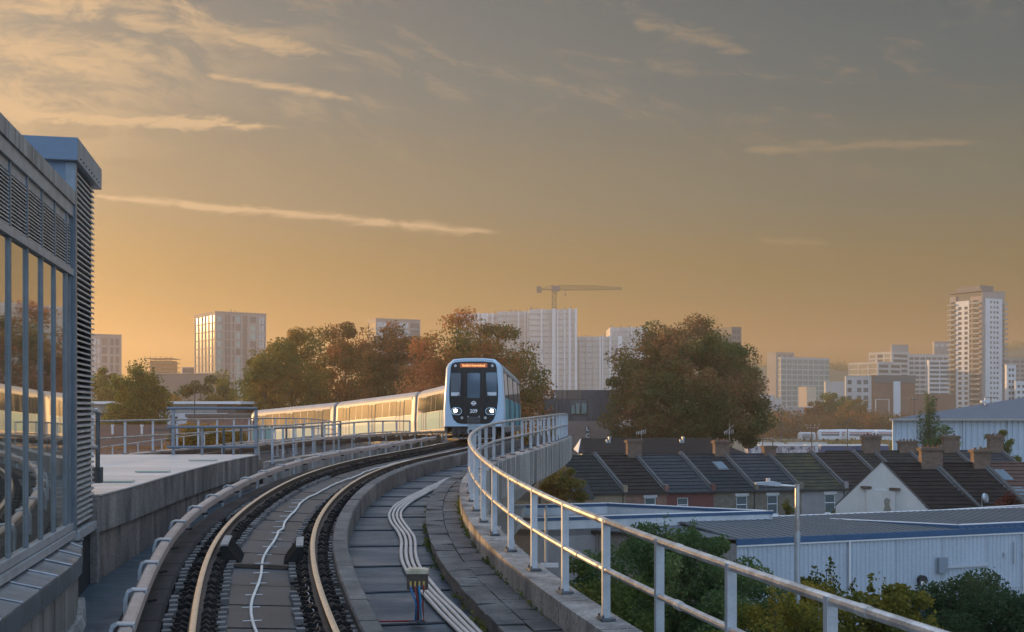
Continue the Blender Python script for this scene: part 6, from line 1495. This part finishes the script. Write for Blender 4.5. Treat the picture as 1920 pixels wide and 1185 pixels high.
GL = 'autumn trees behind the train'
tree('autumn_tree', 'olive brown autumn tree at the left of the group behind the train', 547, 618, 166, 165, 4.0, 34000, .40, AUT1, 1, K=150, cr=.95, group=GL)
tree('autumn_tree', 'dark brown autumn tree second from the left behind the train', 648, 612, 178, 170, 4.0, 34000, .40, AUT2, 2, K=150, cr=1.0, group=GL)
tree('autumn_tree', 'rusty autumn tree in the middle of the group behind the train', 742, 606, 170, 170, 4.0, 34000, .40, AUT2, 7, K=150, cr=1.0, group=GL)
tree('autumn_tree', 'broad red tinged autumn tree directly behind the leading car', 898, 600, 152, 285, 3.0, 62000, .36, AUT3, 4, K=260, cr=1.0, group=GL, limbs=40)
tree('autumn_tree', 'small orange fringed tree low between the rusty and the broad one', 808, 636, 160, 140, 4.0, 20000, .38, AUT3, 14, K=90, cr=.9, group=GL)
tree('autumn_tree', 'low olive tree in front of the left end of the autumn group', 500, 655, 160, 100, 4.0, 16000, .38, AUT1, 15, K=70, cr=.8, group=GL)
tree('big_tree', 'huge domed maple towering over the terrace rooftops', 1280, 588, 136, 320, 2.5, 120000, .31, BIGT, 5, K=420, cr=.9, cat='tree', limbs=50, trunk=.42)
tree('green_tree', 'bushy green tree with a thin top behind the left railing', 262, 662, 139, 135, 5.0, 28000, .32, GRN1, 6, K=120, shape='shrub', cr=.62)
tree('hedge_tree', 'dull green tree beside the louvre tower', 192, 676, 190, 120, 3.0, 14000, .42, GRN1, 8, K=60, group='green trees on the left')
tree('hedge_tree', 'dark green tree in front of the grey apartment block', 376, 700, 190, 110, 3.0, 13000, .42, DARKB, 9, K=60, group='green trees on the left')
tree('hedge_tree', 'olive green tree right of the dark one by the apartment block', 442, 686, 198, 125, 3.0, 14000, .42, GRN1, 10, K=60, group='green trees on the left')
tree('hedge_tree', 'pale hazy tree between the scaffolded block and the apartment block', 322, 726, 290, 60, 3.0, 5000, .5, GOLD, 11, K=30, group='green trees on the left')
tree('birch', 'slender young birch rising in front of the warehouse wall', 1742, 718, 132, 62, 3.5, 6500, .22, GRN2, 12, K=34, shape='stems', cr=.42, trunk=.11, limbs=24)
tree('green_bush', 'leafy green bush at the foot of the birch', 1775, 800, 128, 90, 2.0, 8000, .24, GRN2, 13, K=45, trunk=.1)
tree('round_bush', 'round dark bush in front of the warehouse at the right edge', 1872, 798, 124, 72, 3.0, 7500, .24, GRN1, 16, K=45, trunk=.1)
tree('sunlit_bush', 'golden sunlit bush behind the platform barrier', 390, 784, 76, 150, 8.3, 16000, .17, GOLD, 17, K=80, trunk=.12, cat='bush', depth=.6)
tree('sunlit_bush', 'golden bush glowing behind the far end of the handrail', 1012, 792, 96, 130, 7.5, 9000, .20, GOLD, 18, K=50, trunk=.12, cat='bush', depth=.6)
tree('ivy_tree', 'dark leafy tree under the viaduct beside the terrace end', 1058, 862, 86, 100, 1.5, 13000, .18, AUT1, 19, K=65, trunk=.15, depth=.7)
tree('yard_tree', 'yellow green tree in the mist beyond the bush belt', 1560, 728, 470, 75, 3.0, 6000, .9, GRN1, 20, K=35, group='trees in the mist')
tree('yard_tree', 'dull brown tree in the mist left of the brick hall', 1600, 742, 450, 70, 3.0, 5500, .9, AUT1, 21, K=35, group='trees in the mist')
tree('yard_tree', 'small dark tree in the mist below the glass office', 1525, 745, 460, 50, 3.0, 4000, .9, AUT2, 22, K=25, group='trees in the mist')
GN = 'shrubs below the handrail'
tree('willow_shrub', 'big dark green willow shrub rising beside the shed corner', 1262, 952, 33, 560, 3.6, 90000, 0.1, GRN2, 30, K=110, cr=.30, shape='shrub', trunk=.07, group=GN, cat='shrub', limbs=60, depth=.8, up=.1)
tree('willow_shrub', 'green shrub in front of the shaded grey shed wall', 1140, 1040, 30, 320, 3.2, 42000, 0.095, GRN1, 31, K=70, cr=.27, shape='shrub', trunk=.05, group=GN, cat='shrub', limbs=40, up=.1)
tree('golden_shrub', 'gold tipped low shrub at the foot of the parapet', 1075, 1085, 25, 260, 3.2, 26000, 0.08, GOLD, 32, K=60, cr=.22, shape='shrub', trunk=.04, group=GN, cat='shrub', limbs=30, up=.1)
tree('yellow_sapling', 'yellowing sapling with a pointed top in front of the white shed', 1552, 1020, 29, 230, 3.4, 24000, 0.105, YEL, 33, K=45, cr=.22, shape='shrub', trunk=.05, group=GN, cat='sapling', limbs=40)
tree('yellow_sapling', 'bright yellow leaved sapling below the bulkhead lamp', 1668, 1058, 30, 280, 3.4, 26000, 0.13, YEL, 34, K=45, cr=.25, shape='shrub', trunk=.05, group=GN, cat='sapling', limbs=34)
tree('yellow_sapling', 'green and yellow shrub around the street lamp post', 1452, 1070, 27, 290, 3.4, 34000, 0.095, YEL, 35, K=60, cr=.25, shape='shrub', trunk=.05, group=GN, cat='shrub', limbs=34)
tree('dark_shrub', 'dark green drooping shrub in the lower right corner', 1835, 1052, 34, 400, 3.2, 60000, 0.1, DARKB, 36, K=90, cr=.32, shape='shrub', trunk=.06, group=GN, cat='shrub', limbs=50, up=.0)
tree('willow_shrub', 'low green shrub between the willow and the street lamp', 1375, 1090, 28, 260, 3.2, 30000, 0.09, GRN2, 37, K=60, cr=.25, shape='shrub', trunk=.05, group=GN, cat='shrub', limbs=30)
tree('yellow_twigs', 'small sprig of yellow leaves before the house behind the lamp', 1478, 928, 90, 24, 2.6, 420, .17, YEL, 40, K=14, cr=.16, trunk=.03, cat='sapling', limbs=10)
tree('yellow_twigs', 'low sprigs of yellow leaves below the grey house window', 1562, 949, 84, 60, 2.6, 700, .17, YEL, 41, K=20, cr=.2, trunk=.03, cat='sapling', limbs=10)
tree('red_shrub', 'reddish shrub against the white houses at the right edge', 1890, 925, 73, 85, 2.5, 2600, .17, REDB, 42, K=40, cr=.25, trunk=.04, cat='shrub', limbs=20)
# moss and weeds rooted in the joint beside the paving
rgw = np.random.default_rng(61); PW = []
for k in range(150):
    Yk = rgw.uniform(13, 34) if k % 3 else rgw.uniform(19, 25); b = trk(s_at(Yk), 3.415 if k % 4 else 2.70, -.23 if k % 4 else -.42)
    for q in range(14): PW.append((b.x + rgw.normal() * .03, b.y + rgw.normal() * .06, b.z + abs(rgw.normal()) * .045))
ow = bpy.data.objects.new('moss_weeds', leaf_mesh('moss_weeds', np.array(PW), .05, GRN1, rgw)); LINK(ow); tag(ow, 'moss and small weeds in the joints beside the paving slabs', 'weeds', kind='stuff')
# belt of bushes beyond the yard
def mass(name, label, pts, n, leaf, mat, seed, cr):
    rg = np.random.default_rng(seed); C = np.array([(p[0], p[1], p[2]) for p in pts]); i = rg.integers(0, len(C), n)
    q = rg.normal(size=(n, 3)) * np.array([cr * 1.5, cr, cr * .7]); P = C[i] + q; P[:, 2] = np.abs(P[:, 2])
    me = leaf_mesh(name, P, leaf, mat, rg); o = bpy.data.objects.new(name, me); LINK(o); return tag(o, label, 'bushes', kind='stuff')
rg0 = random.Random(77)
pts = []
for k in range(150):
    x = rg0.uniform(1400, 1700); Y = rg0.uniform(430, 480); h = GZ(776 + 8 * math.sin(x * .05) + rg0.uniform(-3, 9), Y); pts += [(GX(x, Y), Y, h - 1.5), (GX(x, Y), Y, h * .5), (GX(x, Y), Y, 1.5)]
mass('bush_belt', 'dark belt of bushes beyond the container yard', pts, 42000, .85, AUT2, 50, 1.6)
pts = []
for k in range(90):
    x = rg0.uniform(1440, 1680); Y = rg0.uniform(290, 330); pts.append((GX(x, Y), Y, rg0.uniform(.3, 1.6)))
mass('rough_scrub', 'low rough scrub in front of the parked coaches', pts, 12000, .5, AUT1, 51, 1.3)
pts = []
for k in range(260):
    x = rg0.uniform(1390, 1930); Y = rg0.uniform(600, 1050); pts.append((GX(x, Y), Y, rg0.uniform(1, 8)))
mass('distant_woods', 'misty far-off trees among the buildings across the river', pts, 26000, 1.7, AUT1, 52, 3.2)
pts = []
for k in range(420):
    X = rg0.uniform(-600, 1100); z = float(hf(X * 1300 / 1250)); pts.append((X, 1290 + rg0.uniform(-50, 50), z + rg0.uniform(-2, 4)))
mass('hill_woods', 'misty woods along the crest of the far hills', pts, 30000, 3.2, AUT1, 53, 3.6)
pts = []
for k in range(500):
    Y = rg0.uniform(18, 95); X = rg0.uniform(2, 30)
    pts.append((X, min(Y, 52) if rg0.random() < .8 else Y, rg0.uniform(.1, .9)))
mass('ground_undergrowth', 'low undergrowth covering the ground beside the sheds', pts, 40000, .12, GRN2, 54, .6)
pts = []
for k in range(700):
    x = rg0.uniform(150, 1020); Y = rg0.uniform(190, 330); pts.append((GX(x, Y), Y, rg0.uniform(1, 6)))
mass('back_hedge', 'dull hedge line far behind the train', pts, 26000, .8, AUT1, 55, 2.0)

# ------------------------------------------------------------------ air
hz = MB(); hz.box((60, 760, 49.5), (2600, 1680, 101))
hm = bpy.data.materials.new('haze_air'); hm.use_nodes = True; nt = hm.node_tree; nt.nodes.clear()
vol = nt.nodes.new('ShaderNodeVolumePrincipled'); vol.inputs['Color'].default_value = (1.0, .85, .62, 1); vol.inputs['Density'].default_value = .00052; vol.inputs['Anisotropy'].default_value = .5
out = nt.nodes.new('ShaderNodeOutputMaterial'); nt.links.new(vol.outputs[0], out.inputs['Volume'])
ho = hz.build('haze', hm); tag(ho, kind='stuff'); ho.display_type = 'WIRE'
